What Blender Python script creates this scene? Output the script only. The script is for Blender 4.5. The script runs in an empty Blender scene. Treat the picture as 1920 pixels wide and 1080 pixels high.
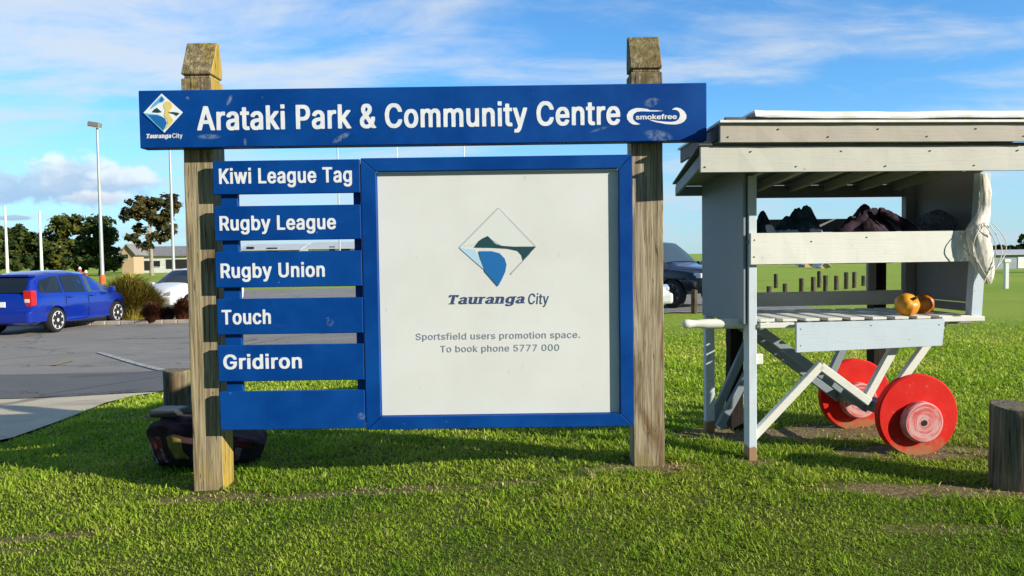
import bpy, bmesh, math, random, json
import numpy as np
from mathutils import Vector, Matrix

S = bpy.context.scene
COL = S.collection
rad = math.radians

# ------------------------------------------------------------------ camera, sky, sun, exposure
CAM_H, FPX, PITCH, ROLL = 1.5, 1450.0, rad(2.37), rad(-0.8)
cam = bpy.data.cameras.new("camera")
cam.sensor_width = 36.0
cam.lens = FPX / 1920.0 * 36.0
cam.clip_start, cam.clip_end = 0.05, 20000
cam_ob = bpy.data.objects.new("camera", cam)
COL.objects.link(cam_ob)
RCAM = Matrix.Rotation(math.pi / 2 - PITCH, 3, 'X') @ Matrix.Rotation(ROLL, 3, 'Z')
cam_ob.matrix_world = Matrix.Translation((0, 0, CAM_H)) @ RCAM.to_4x4()
S.camera = cam_ob

SUN_EL = rad(21.5)
SUN_DIR = Vector((0.875 * math.cos(SUN_EL), -0.485 * math.cos(SUN_EL), math.sin(SUN_EL))).normalized()
sun = bpy.data.lights.new("sun", 'SUN')
sun.energy = 5.0
sun.angle = rad(0.5)
sun.color = (1.0, 0.93, 0.80)
sun_ob = bpy.data.objects.new("sun", sun)
COL.objects.link(sun_ob)
sun_ob.rotation_euler = SUN_DIR.to_track_quat('Z', 'Y').to_euler()
sun_ob.location = (20, -12, 15)

S.view_settings.view_transform = 'Standard'
S.view_settings.look = 'None'
S.view_settings.gamma = 1.0
S.view_settings.exposure = 0.52


class NT:
    """small node-tree writer"""
    def __init__(s, tree):
        s.t = tree
        s.n = tree.nodes
    def add(s, typ, **kw):
        nd = s.n.new(typ)
        for k, v in kw.items():
            setattr(nd, k, v)
        return nd
    def put(s, sock, v):
        if v is None:
            return
        if hasattr(v, 'is_output'):
            s.t.links.new(v, sock)
        else:
            if sock.type == 'RGBA' and hasattr(v, '__len__') and len(v) == 3:
                v = (*v, 1)
            sock.default_value = v
    def math(s, op, a, b=None, c=None, clamp=False):
        nd = s.add('ShaderNodeMath', operation=op, use_clamp=clamp)
        s.put(nd.inputs[0], a); s.put(nd.inputs[1], b); s.put(nd.inputs[2], c)
        return nd.outputs[0]
    def mix(s, f, a, b, blend='MIX'):
        nd = s.add('ShaderNodeMix', data_type='RGBA', blend_type=blend)
        s.put(nd.inputs[0], f); s.put(nd.inputs[6], a); s.put(nd.inputs[7], b)
        return nd.outputs[2]
    def noise(s, vec, scale, detail=4, rough=.55, dist=0, dim='3D'):
        nd = s.add('ShaderNodeTexNoise', noise_dimensions=dim)
        s.put(nd.inputs['Vector'], vec); nd.inputs['Scale'].default_value = scale
        nd.inputs['Detail'].default_value = detail; nd.inputs['Roughness'].default_value = rough
        nd.inputs['Distortion'].default_value = dist
        return nd.outputs[0]
    def mapv(s, vec, loc=(0, 0, 0), rot=(0, 0, 0), scale=(1, 1, 1)):
        nd = s.add('ShaderNodeMapping')
        s.put(nd.inputs[0], vec)
        nd.inputs[1].default_value = loc; nd.inputs[2].default_value = rot; nd.inputs[3].default_value = scale
        return nd.outputs[0]
    def step(s, v, a, b, lo=0., hi=1.):
        nd = s.add('ShaderNodeMapRange', interpolation_type='SMOOTHSTEP')
        s.put(nd.inputs[0], v)
        for i, q in zip((1, 2, 3, 4), (a, b, lo, hi)):
            nd.inputs[i].default_value = q
        return nd.outputs[0]
    def sep(s, v):
        nd = s.add('ShaderNodeSeparateXYZ'); s.put(nd.inputs[0], v)
        return nd.outputs
    def comb(s, x, y, z):
        nd = s.add('ShaderNodeCombineXYZ')
        s.put(nd.inputs[0], x); s.put(nd.inputs[1], y); s.put(nd.inputs[2], z)
        return nd.outputs[0]


world = bpy.data.worlds.new("World")
S.world = world
world.use_nodes = True
W = NT(world.node_tree)
bg = world.node_tree.nodes['Background']
sky = W.add('ShaderNodeTexSky', sky_type='NISHITA')
sky.sun_disc = False
sky.sun_elevation = SUN_EL
sky.sun_rotation = math.atan2(SUN_DIR.x, SUN_DIR.y)
sky.air_density, sky.dust_density, sky.ozone_density = 1.0, 0.2, 2.0
tc = W.add('ShaderNodeTexCoord').outputs['Generated']
dx, dy, dz = W.sep(tc)
ahead = W.step(dy, -.25, .30)
rear = W.mix(1.0, W.mix(1.0, sky.outputs[0], (0.5, 1.0, 1.45), 'MULTIPLY'), (1.2, 1.9, 3.0), 'DARKEN')  # unseen sky behind the camera, dimmed and capped to lower the ambient light
blue = W.mix(ahead, rear, W.mix(1.0, sky.outputs[0], (0.66, 1.24, 1.72), 'MULTIPLY'))
# thin high cloud, laid on a flat layer far overhead
zz = W.math('ADD', W.math('MAXIMUM', dz, 0.0), 0.16)
lay = W.comb(W.math('DIVIDE', dx, zz), W.math('DIVIDE', dy, zz), 0.0)
n1 = W.noise(W.mapv(lay, (3.1, 1.7, 0), (0, 0, rad(-28)), (0.85, 1.6, 1)), 1.05, 8, .57, .55)
n2 = W.noise(W.mapv(lay, (7.0, 2.2, 0), (0, 0, rad(-20)), (1, 1, 1)), .5, 3, .5, .3)
cov = W.math('ADD', n1, W.math('MULTIPLY', W.math('SUBTRACT', n2, .5), .75))
n3 = W.noise(W.mapv(lay, (1.0, 5.2, 0), (0, 0, rad(-35)), (.8, 1.5, 1)), 3.4, 7, .62, .7)
cov = W.math('ADD', cov, W.math('MULTIPLY', W.math('SUBTRACT', n3, .5), .36))
cov = W.math('ADD', cov, W.math('MULTIPLY', dx, -.06))
# cloud only ahead; the unseen sky behind stays clear to cut ambient light
veil = W.math('MULTIPLY', W.math('MULTIPLY', W.step(cov, .38, .74), .84), ahead)
col = W.mix(veil, blue, (5.9, 6.4, 6.9))
# pale band low over the horizon
col = W.mix(W.math('MULTIPLY', W.step(dz, .20, 0.0, 0., .60), ahead), col, (3.9, 5.2, 6.5))
# cumulus bank low in the sky, left of the floodlight
dyp = W.math('MAXIMUM', dy, .02)
u = W.math('DIVIDE', dx, dyp)
v = W.math('DIVIDE', dz, dyp)
uv = W.comb(u, v, 0.)
front = W.step(dy, .05, .3)
def cumulus(uc, vc, a, b, seed, grow=1.0):
    e = W.math('SUBTRACT', 1., W.math('ADD', W.math('POWER', W.math('ABSOLUTE', W.math('DIVIDE', W.math('SUBTRACT', u, uc), a)), 2.),
                                      W.math('POWER', W.math('ABSOLUTE', W.math('DIVIDE', W.math('SUBTRACT', v, vc), b)), 2.)))
    nz = W.noise(W.mapv(uv, (seed, seed * .7, seed * 1.3), (0, 0, 0), (1, 1.5, 1)), 22, 6, .55, .25)
    m = W.math('ADD', e, W.math('MULTIPLY', W.math('SUBTRACT', nz, .5), 3.2 * grow))
    return W.math('MULTIPLY', W.step(m, .05, .75), front), nz
for (uc, vc, a, b, sd, top, bot) in ((-.60, .100, .150, .032, 4.2, (4.3, 5.9, 7.5), (3.1, 4.6, 6.6)),
                                     (-.565, .118, .062, .030, 1.3, (7.0, 7.9, 8.4), (3.7, 5.1, 6.8)),
                                     (-.505, .104, .050, .022, 9.2, (6.7, 7.6, 8.2), (3.6, 4.9, 6.6)),
                                     (-.535, .082, .046, .013, 6.1, (7.0, 7.4, 7.8), (4.4, 5.3, 6.7)),
                                     (-.645, .058, .030, .004, 2.8, (3.6, 4.8, 6.4), (3.2, 4.4, 6.2))):
    m, nz = cumulus(uc, vc, a, b, sd)
    hgt = W.math('ADD', W.math('DIVIDE', W.math('SUBTRACT', v, vc), b * 2), W.math('MULTIPLY', W.math('SUBTRACT', nz, .5), 1.3))
    cc = W.mix(W.step(hgt, -.35, .35), bot, top)
    col = W.mix(W.math('MULTIPLY', m, .92), col, cc)
W.put(bg.inputs[0], col)
bg.inputs[1].default_value = 0.088

# ------------------------------------------------------------------ helpers
def at(px, py, Y):
    """the point at depth Y metres seen at that spot of the 1920 x 1080 photograph"""
    d = RCAM @ Vector(((px - 960) / FPX, (540 - py) / FPX, -1))
    return Vector((0, 0, CAM_H)) + d * (Y / d.y)

def gnd(px, py, z=0.0):
    d = RCAM @ Vector(((px - 960) / FPX, (540 - py) / FPX, -1))
    return Vector((0, 0, CAM_H)) + d * ((z - CAM_H) / d.z)

def sm(a, b, x):
    t = np.clip((np.asarray(x, float) - a) / (b - a), 0, 1)
    return t * t * (3 - 2 * t)

def zg(x, y):
    """height of the lawn, road and field"""
    x = np.asarray(x, float); y = np.asarray(y, float)
    base = -0.30 * sm(0.9, -7.0, x)
    bump = 0.012 * np.sin(x * 1.9 + y * 1.1) * np.exp(-np.abs(y - 5) / 5) + .008 * np.sin(x * 4.1 - y * 2.7) * np.exp(-np.abs(y - 5) / 4)
    dip = -.034 * np.exp(-((x + 2.15) ** 2 / 1.6 + (y - 5.1) ** 2 / .9))
    # the playing field falls away gently to the right
    fall = -1.1 * sm(38, 105, y) * sm(2, 22, x)
    return base + bump + dip + fall

def zf(x, y):
    return float(zg(x, y))

def tag(o, label=None, cat=None, group=None, kind=None):
    for k, q in (('label', label), ('category', cat), ('group', group), ('kind', kind)):
        if q:
            o[k] = q
    return o

def empty(name, loc, rz=0, **kw):
    o = bpy.data.objects.new(name, None)
    COL.objects.link(o)
    o.location = loc
    o.rotation_euler = (0, 0, rz)
    o.empty_display_size = .1
    return tag(o, **kw)

def link(name, me, parent=None, **kw):
    o = bpy.data.objects.new(name, me)
    COL.objects.link(o)
    if parent:
        o.parent = parent
    return tag(o, **kw)

def copy_tree(o, parent=None):
    c = o.copy()
    COL.objects.link(c)
    if parent:
        c.parent = parent
    for ch in list(o.children):
        copy_tree(ch, c)
    return c


class MB:
    """collects shapes; build() links them as one mesh object"""
    def __init__(s):
        s.v, s.f, s.m = [], [], []
    def raw(s, vs, fs, mi=0):
        o = len(s.v)
        s.v += [tuple(q) for q in vs]
        s.f += [tuple(i + o for i in f) for f in fs]
        s.m += [mi] * len(fs)
        return s
    def box(s, x0, x1, y0, y1, z0, z1, mi=0, nz=1, nx=1):
        vs = []; fs = []
        # subdivided along z / x so that old timber can be made uneven
        zs = np.linspace(z0, z1, nz + 1); xs = np.linspace(x0, x1, nx + 1)
        if nz > 1:
            for z in zs:
                vs += [(x0, y0, z), (x1, y0, z), (x1, y1, z), (x0, y1, z)]
            for k in range(nz):
                for i in range(4):
                    a, b = k * 4 + i, k * 4 + (i + 1) % 4
                    fs.append((a, b, b + 4, a + 4))
            fs += [(3, 2, 1, 0), tuple(nz * 4 + i for i in range(4))]
        else:
            for x in xs:
                vs += [(x, y0, z0), (x, y1, z0), (x, y1, z1), (x, y0, z1)]
            for k in range(nx):
                for i in range(4):
                    a, b = k * 4 + i, k * 4 + (i + 1) % 4
                    fs.append((a, b, b + 4, a + 4))
            fs += [(3, 2, 1, 0), tuple(nx * 4 + i for i in range(4))]
        return s.raw(vs, fs, mi)
    def bar(s, p, q, w, h, up=(0, 1, 0), mi=0):
        """a timber of section w x h from p to q; h runs along `up`"""
        p, q = Vector(p), Vector(q)
        d = (q - p).normalized(); up = Vector(up)
        sd = d.cross(up).normalized(); u2 = sd.cross(d).normalized()
        vs = []
        for c in (p, q):
            for a, b in ((-1, -1), (1, -1), (1, 1), (-1, 1)):
                vs.append(c + sd * (a * w / 2) + u2 * (b * h / 2))
        return s.raw(vs, [(0, 1, 5, 4), (1, 2, 6, 5), (2, 3, 7, 6), (3, 0, 4, 7), (3, 2, 1, 0), (4, 5, 6, 7)], mi)
    def tube(s, pts, rs, n=10, mi=0, cap=True):
        pts = [Vector(p) for p in pts]
        if not hasattr(rs, '__len__'):
            rs = [rs] * len(pts)
        vs = []; fs = []
        ref = None
        for i, p in enumerate(pts):
            d = (pts[min(i + 1, len(pts) - 1)] - pts[max(i - 1, 0)]).normalized()
            if ref is None:
                ref = Vector((1, 0, 0)) if abs(d.x) < .8 else Vector((0, 1, 0))
            a = (ref - d * ref.dot(d)).normalized(); b = d.cross(a)
            ref = a
            for k in range(n):
                t = 2 * math.pi * k / n
                vs.append(p + (a * math.cos(t) + b * math.sin(t)) * rs[i])
        for i in range(len(pts) - 1):
            for k in range(n):
                k2 = (k + 1) % n
                fs.append((i * n + k, i * n + k2, (i + 1) * n + k2, (i + 1) * n + k))
        if cap:
            fs.append(tuple(reversed(range(n))))
            fs.append(tuple((len(pts) - 1) * n + k for k in range(n)))
        return s.raw(vs, fs, mi)
    def lathe(s, prof, n=32, c=(0, 0, 0), axis='Y', mi=0):
        """prof: (radius, position along the axis)"""
        vs = []; fs = []
        for (r, h) in prof:
            for k in range(n):
                t = 2 * math.pi * k / n
                a, b = r * math.cos(t), r * math.sin(t)
                q = (a, h, b) if axis == 'Y' else ((a, b, h) if axis == 'Z' else (h, a, b))
                vs.append((q[0] + c[0], q[1] + c[1], q[2] + c[2]))
        for i in range(len(prof) - 1):
            for k in range(n):
                k2 = (k + 1) % n
                fs.append((i * n + k, i * n + k2, (i + 1) * n + k2, (i + 1) * n + k))
        fs.append(tuple(range(n))); fs.append(tuple((len(prof) - 1) * n + k for k in range(n)))
        return s.raw(vs, fs, mi)
    def prism(s, poly, y0, y1, mi=0):
        """an outline in x,z given depth from y0 to y1"""
        n = len(poly)
        vs = [(x, y0, z) for x, z in poly] + [(x, y1, z) for x, z in poly]
        fs = [tuple(range(n)), tuple(reversed(range(n, 2 * n)))]
        fs += [(i, i + n, (i + 1) % n + n, (i + 1) % n) for i in range(n)]
        return s.raw(vs, fs, mi)
    def prism_x(s, poly, x0, x1, mi=0):
        """an outline in y,z given length from x0 to x1"""
        n = len(poly)
        vs = [(x0, y, z) for y, z in poly] + [(x1, y, z) for y, z in poly]
        fs = [tuple(range(n)), tuple(reversed(range(n, 2 * n)))]
        fs += [(i, i + n, (i + 1) % n + n, (i + 1) % n) for i in range(n)]
        return s.raw(vs, fs, mi)
    def mesh(s, name, mats, org=(0, 0, 0), bevel=0, smooth=None, jit=0, seed=0, segs=1):
        bm = bmesh.new()
        ox, oy, oz = org
        rg = random.Random(seed)
        bv = [bm.verts.new((x - ox, y - oy, z - oz)) for x, y, z in s.v]
        for f, mi in zip(s.f, s.m):
            try:
                fc = bm.faces.new([bv[i] for i in f])
                fc.material_index = mi
            except ValueError:
                pass
        bmesh.ops.recalc_face_normals(bm, faces=bm.faces[:])
        if jit:
            for q in bm.verts:
                q.co += Vector((rg.uniform(-jit, jit), rg.uniform(-jit, jit), 0))
        if bevel:
            es = [e for e in bm.edges if len(e.link_faces) == 2 and e.calc_face_angle(0) > .5]
            bmesh.ops.bevel(bm, geom=es, offset=bevel, segments=segs, profile=.5, affect='EDGES', clamp_overlap=True)
        me = bpy.data.meshes.new(name)
        bm.to_mesh(me); bm.free()
        for m in (mats if isinstance(mats, (list, tuple)) else [mats]):
            me.materials.append(m)
        if smooth is not None:
            me.shade_smooth()
            me.set_sharp_from_angle(angle=rad(smooth))
        return me
    def build(s, name, mats, parent=None, tags=None, **kw):
        return link(name, s.mesh(name, mats, **kw), parent, **(tags or {}))


# ------------------------------------------------------------------ materials
def mat(name):
    m = bpy.data.materials.new(name)
    m.use_nodes = True
    t = NT(m.node_tree)
    b = m.node_tree.nodes['Principled BSDF']
    return m, t, b

def bump(t, b, h, strength=.3, dist=.01):
    nd = t.add('ShaderNodeBump')
    nd.inputs['Strength'].default_value = strength
    nd.inputs['Distance'].default_value = dist
    t.put(nd.inputs['Height'], h)
    t.put(b.inputs['Normal'], nd.outputs[0])

def objc(t):
    return t.add('ShaderNodeTexCoord').outputs['Object']

def simple(name, c, rough=.6, c2=None, scale=6, lo=.35, hi=.7, metal=0, coat=0, bmp=0, spec=.5, alpha=None):
    m, t, b = mat(name)
    if c2 is not None:
        n = t.noise(objc(t), scale, 6, .6)
        t.put(b.inputs['Base Color'], t.mix(t.step(n, lo, hi), c, c2))
        if bmp:
            bump(t, b, n, bmp, .01)
    else:
        t.put(b.inputs['Base Color'], c)
    b.inputs['Roughness'].default_value = rough
    b.inputs['Metallic'].default_value = metal
    b.inputs['Coat Weight'].default_value = coat
    b.inputs['Specular IOR Level'].default_value = spec
    if alpha is not None:
        b.inputs['Alpha'].default_value = alpha
    return m

def blob(t, xyz, cx, cz, rx, rz, ang=0.):
    """a worn patch with a shape of its own, in the object's x,z"""
    x, _, z = xyz
    ca, sa = math.cos(ang), math.sin(ang)
    ddx = t.math('SUBTRACT', x, cx); ddz = t.math('SUBTRACT', z, cz)
    a = t.math('ADD', t.math('MULTIPLY', ddx, ca / rx), t.math('MULTIPLY', ddz, sa / rx))
    c = t.math('ADD', t.math('MULTIPLY', ddx, -sa / rz), t.math('MULTIPLY', ddz, ca / rz))
    d = t.math('ADD', t.math('MULTIPLY', a, a), t.math('MULTIPLY', c, c))
    return t.step(d, 1.0, .15)

def sign_paint(name, blobs=(), seed=0.):
    m, t, b = mat(name)
    oc = objc(t)
    vec = t.mapv(oc, (seed, seed, seed))
    n = t.noise(vec, 2.2, 5, .6)
    c = t.mix(t.step(n, .3, .7), (0.0006, 0.040, 0.215), (0.0012, 0.062, 0.290))
    # chalky streaks
    st = t.noise(t.mapv(vec, (0, 0, 0), (0, 0, 0), (1.2, 1, 9)), 3.0, 6, .65)
    c = t.mix(t.step(st, .60, .80, 0, .22), c, (0.03, 0.12, 0.33))
    # chips
    ch = t.noise(vec, 27, 3, .5)
    c = t.mix(t.step(ch, .735, .775, 0, .6), c, (0.16, 0.27, 0.46))
    xyz = t.sep(oc)
    tex = t.noise(vec, 30, 6, .7)
    for bl in blobs:
        f = t.math('MULTIPLY', blob(t, xyz, *bl[:5]), t.step(tex, .36, .62, 0, bl[5]))
        c = t.mix(f, c, (0.20, 0.27, 0.36))
    t.put(b.inputs['Base Color'], c)
    t.put(b.inputs['Roughness'], t.step(n, .3, .7, .42, .6))
    bump(t, b, t.noise(t.mapv(vec, (0, 0, 0), (0, 0, 0), (1, 1, 8)), 12, 4, .6), .12, .004)
    b.inputs['Specular IOR Level'].default_value = .15
    return m

def old_timber(name, base=(.25, .215, .15), dark=(.075, .062, .045), lichen=(.42, .29, .045), lich=(.45, .62), stain=(.16, .095, .035), ends=None, sunny=False):
    m, t, b = mat(name)
    oc = objc(t)
    g = t.noise(t.mapv(oc, (0, 0, 0), (0, 0, 0), (26, 26, 1.1)), 1.6, 7, .62, .5)
    c = t.mix(t.step(g, .34, .66), dark, base)
    big = t.noise(t.mapv(oc, (3, 1, 7), (0, 0, 0), (4.5, 4.5, .9)), 1.3, 4, .5, .8)
    c = t.mix(t.step(big, .56, .70, 0, .75), c, stain)
    lv = t.noise(t.mapv(oc, (9, 4, 2), (0, 0, 0), (1, 1, .5)), 4.5, 5, .65)
    f = t.step(lv, lich[0], lich[1], 0, .75)
    if ends:  # growth sits on the cap and the foot
        z = t.sep(oc)[2]
        e = t.math('MAXIMUM', t.step(z, ends[0], ends[0] + .08), t.step(z, ends[1], ends[1] - .10))
        f = t.math('MULTIPLY', f, e)
    if sunny:   # thick yellow growth on the side that gets the sun
        gx = t.sep(t.add('ShaderNodeNewGeometry').outputs['Normal'])[0]
        e2 = t.math('MULTIPLY', t.step(gx, .6, .9), t.step(lv, .25, .45, .3, .95))
        f = t.math('MAXIMUM', f, t.math('MULTIPLY', e2, t.math('MAXIMUM', t.step(z, ends[0], ends[0] + .08), t.step(z, ends[1] + .1, ends[1] - .02))))
    c = t.mix(f, c, lichen)
    if ends:   # dark moss mottling on the caps
        mo = t.noise(t.mapv(oc, (2, 8, 4)), 22, 5, .7)
        zc = t.step(t.sep(oc)[2], ends[0] + .10, ends[0] + .16)
        c = t.mix(t.math('MULTIPLY', zc, t.math('MULTIPLY', t.step(mo, .38, .60, .10, .78), t.step(t.sep(t.add('ShaderNodeNewGeometry').outputs['Normal'])[0], .75, .35))), c, (.105, .085, .035))
    # drying checks
    ck = t.noise(t.mapv(oc, (1, 2, 3), (0, 0, 0), (30, 30, .55)), 1.3, 2, .5, .4)
    crack = t.step(t.math('ABSOLUTE', t.math('SUBTRACT', ck, .5)), .018, .0)
    c = t.mix(t.math('MULTIPLY', crack, .8), c, (.02, .016, .012))
    t.put(b.inputs['Base Color'], c)
    b.inputs['Roughness'].default_value = .85
    b.inputs['Specular IOR Level'].default_value = .2
    bump(t, b, t.math('SUBTRACT', g, t.math('MULTIPLY', crack, .6)), .7, .012)
    return m

def white_paint(name, c=(.76, .76, .70), dirt=(.42, .38, .29), amount=.35, wood=False, seed=0):
    m, t, b = mat(name)
    oc = t.mapv(objc(t), (seed, seed * .3, seed * .7))
    n = t.noise(oc, 3.0, 6, .62)
    col_ = t.mix(t.step(n, .5, .8, 0, amount), c, dirt)
    sp = t.noise(oc, 34, 2, .5)
    col_ = t.mix(t.step(sp, .74, .79, 0, .5), col_, (.25, .22, .18))
    st = t.noise(t.mapv(oc, (0, 0, 0), (0, 0, 0), (14, 14, 1)), 1.4, 4, .6)
    col_ = t.mix(t.step(st, .55, .8, 0, .18), col_, dirt)
    if wood:   # bare foot of a painted leg
        z = t.sep(objc(t))[2]
        zz_ = t.math('ADD', z, t.math('MULTIPLY', t.noise(oc, 30, 3, .5), .05))
        col_ = t.mix(t.step(zz_, .125, .105), col_, (.33, .20, .11))
    t.put(b.inputs['Base Color'], col_)
    gx = t.noise(t.mapv(oc, (0, 0, 0), (0, 0, 0), (1.3, 26, 26)), 2.6, 6, .65, .6)
    col_ = t.mix(t.step(gx, .60, .74, 0, .28), col_, dirt)
    wear = t.noise(t.mapv(oc, (5, 1, 2), (0, 0, 0), (3, 9, 9)), 3.2, 6, .7)
    col_ = t.mix(t.step(wear, .66, .70, 0, .65), col_, (.27, .23, .17))
    t.put(b.inputs['Base Color'], col_)
    b.inputs['Roughness'].default_value = .6
    b.inputs['Specular IOR Level'].default_value = .25
    bump(t, b, gx, .45, .004)
    return m

def attr_leaf(name, trans=.35, rough=.55, spec=.3):
    """foliage coloured leaf by leaf from the mesh attribute 'tint'"""
    m, t, b = mat(name)
    a = t.add('ShaderNodeAttribute', attribute_name='tint').outputs[0]
    t.put(b.inputs['Base Color'], a)
    b.inputs['Roughness'].default_value = rough
    b.inputs['Specular IOR Level'].default_value = spec
    tr = t.add('ShaderNodeBsdfTranslucent')
    t.put(tr.inputs[0], a)
    mx = t.add('ShaderNodeMixShader')
    mx.inputs[0].default_value = trans
    t.t.links.new(b.outputs[0], mx.inputs[1]); t.t.links.new(tr.outputs[0], mx.inputs[2])
    t.t.links.new(mx.outputs[0], t.n['Material Output'].inputs[0])
    return m

M = {}
M['blue'] = sign_paint('blue_paint')
M['letter'] = simple('white_vinyl', (.80, .82, .84), .45, (.68, .72, .76), 30)
M['panel'] = None
M['navy_ink'] = simple('navy_ink', (.035, .065, .16), .6)
M['slate_ink'] = simple('slate_ink', (.23, .27, .33), .6)
M['teal_ink'] = simple('teal_ink', (.006, .055, .065), .55)
M['mid_blue'] = simple('mid_blue_ink', (.006, .135, .40), .55)
M['pale_blue'] = simple('pale_blue_ink', (.42, .62, .78), .55)
M['grey_ink'] = simple('grey_line', (.50, .54, .54), .6)
M['pale_grey'] = simple('pale_grey_ink', (.645, .68, .66), .6)
M['logo_white'] = simple('logo_white', (.78, .82, .84), .5)
M['logo_sky'] = simple('logo_sky', (.12, .42, .72), .5)
M['logo_sand'] = simple('logo_sand', (.72, .58, .20), .5)
M['post'] = old_timber('weathered_post', sunny=True, base=(.43, .355, .215), dark=(.21, .165, .10), stain=(.17, .105, .05), ends=(2.55, .28))
M['post_right'] = old_timber('weathered_post_stained', base=(.44, .37, .25), dark=(.21, .165, .105), stain=(.13, .065, .02), lichen=(.24, .20, .07), ends=(2.55, .22))
M['bollard'] = old_timber('bollard_timber', base=(.24, .20, .14), dark=(.07, .06, .045), lichen=(.25, .21, .10), lich=(.5, .7), stain=(.20, .12, .06))
M['dark_timber'] = old_timber('dark_timber', base=(.028, .022, .017), dark=(.012, .010, .009), stain=(.03, .02, .012), lich=(.8, .95))
M['cream'] = white_paint('cream_paint', (.53, .53, .47), (.40, .35, .26), .3, seed=2)
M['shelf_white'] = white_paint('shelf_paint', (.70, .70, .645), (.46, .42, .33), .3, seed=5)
M['taupe'] = white_paint('taupe_paint', (.42, .385, .33), (.25, .21, .17), .4, seed=8)
M['cool_white'] = white_paint('cool_white_paint', (.52, .60, .67), (.40, .42, .43), .3, seed=11)
M['leg_paint'] = white_paint('leg_paint', (.56, .63, .69), (.40, .40, .37), .35, wood=True, seed=3)
M['strut'] = white_paint('strut_paint', (.68, .675, .61), (.42, .37, .28), .35, seed=14)
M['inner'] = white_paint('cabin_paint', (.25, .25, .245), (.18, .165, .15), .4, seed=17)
M['side'] = white_paint('shaded_side_paint', (.225, .27, .305), (.19, .205, .21), .35, seed=21)  # white boards in shade; the shade is put into this grey-blue colour
M['sheet_white'] = simple('roof_sheet_white', (.80, .80, .78), .4, (.62, .60, .55), 5)
M['sheet_dark'] = simple('roof_sheet_dark', (.045, .045, .045), .6, (.10, .09, .08), 7)
M['steel'] = simple('dull_steel', (.20, .21, .23), .45, (.12, .11, .11), 20, metal=.6)
# ------------------------------------------------------------------ the ground
def build_ground():
    xs = np.unique(np.concatenate([np.linspace(-3000, -80, 20), np.linspace(-80, -14, 45), np.linspace(-14, 14, 113), np.linspace(14, 80, 45), np.linspace(80, 3000, 20)]))
    ys = np.unique(np.concatenate([np.linspace(-400, -6, 14), np.linspace(-6, 2, 12), np.linspace(2, 16, 70), np.linspace(16, 60, 50), np.linspace(60, 400, 40), np.linspace(400, 6000, 20)]))
    X, Y = np.meshgrid(xs, ys)
    Z = zg(X, Y)
    n = len(xs)
    vs = np.stack([X, Y, Z], -1).reshape(-1, 3)
    fs = [(j * n + i, j * n + i + 1, (j + 1) * n + i + 1, (j + 1) * n + i) for j in range(len(ys) - 1) for i in range(n - 1)]
    me = bpy.data.meshes.new('ground')
    me.from_pydata(vs.tolist(), [], fs)
    me.shade_smooth()
    m, t, b = mat('lawn')
    p = t.add('ShaderNodeTexCoord').outputs['Object']
    big = t.noise(p, .35, 4, .55, .4)
    mid = t.noise(p, 2.6, 5, .6)
    fine = t.noise(p, 30, 5, .75)
    gr = t.mix(t.step(mid, .32, .68), (.085, .115, .012), (.16, .185, .025))
    gr = t.mix(t.step(big, .42, .66, 0, .75), gr, (.155, .165, .038))
    gr = t.mix(t.step(fine, .62, .36, 0, .75), gr, (.030, .046, .008))
    x, y, z = t.sep(p)
    # paler, drier field beyond; sunlight that blades would catch is put into its colour
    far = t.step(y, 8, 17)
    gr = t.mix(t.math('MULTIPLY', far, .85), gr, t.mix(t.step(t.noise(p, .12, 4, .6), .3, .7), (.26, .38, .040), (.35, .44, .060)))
    # bare earth and dry stalks
    def patch(cx, cy, rx, ry):
        a = t.math('DIVIDE', t.math('SUBTRACT', x, cx), rx); c = t.math('DIVIDE', t.math('SUBTRACT', y, cy), ry)
        d = t.math('ADD', t.math('MULTIPLY', a, a), t.math('MULTIPLY', c, c))
        d = t.math('ADD', d, t.math('MULTIPLY', t.math('SUBTRACT', fine, .5), 1.1))
        d = t.math('ADD', d, t.math('MULTIPLY', t.math('SUBTRACT', mid, .5), 1.6))
        return t.step(d, 1.1, .5)
    for (cx, cy, rx, ry, k) in BARE:
        gr = t.mix(t.math('MULTIPLY', patch(cx, cy, rx, ry), k), gr, t.mix(t.step(fine, .35, .65), (.13, .09, .045), (.33, .25, .13)))
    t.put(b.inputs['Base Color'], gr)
    b.inputs['Roughness'].default_value = .9
    b.inputs['Specular IOR Level'].default_value = .15
    bump(t, b, t.math('ADD', fine, t.math('MULTIPLY', mid, .7)), .9, .05)
    me.materials.append(m)
    return link('ground', me, kind='structure')

# x, y, radius x, radius y, strength
BARE = [(2.55, 4.80, .62, .17, .95), (3.2, 4.75, .45, .16, .9), (3.0, 5.72, .60, .22, 1.), (2.6, 6.35, .95, .30, 1.), (-2.1, 5.20, .42, .10, .65),
        (.93, 5.32, .45, .14, .9), (1.72, 5.5, .22, .12, .8), (1.75, 6.35, .42, .28, .95), (-1.0, 5.1, .9, .10, .55), (.2, 5.15, .5, .07, .5), (-2.9, 4.6, .4, .08, .6), (-3.2, 4.35, .5, .12, .5),
        (-3.85, 8.4, .5, .3, .6), (3.4, 4.0, .25, .5, .8), (.5, 4.75, .5, .05, .35), (2.3, 4.1, .4, .08, .4), (-3.2, 12.2, 1.6, .7, .65)]
ground = build_ground()

def sheet(name, rows, lift, m, **kw):
    """a strip lying on the ground: rows of (x, y) points"""
    n = len(rows[0])
    vs = [(x, y, zf(x, y) + lift) for r in rows for x, y in r]
    fs = [(j * n + i, j * n + i + 1, (j + 1) * n + i + 1, (j + 1) * n + i) for j in range(len(rows) - 1) for i in range(n - 1)]
    me = bpy.data.meshes.new(name)
    me.from_pydata(vs, [], fs)
    me.shade_smooth()
    me.materials.append(m)
    return link(name, me, **kw)

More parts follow.
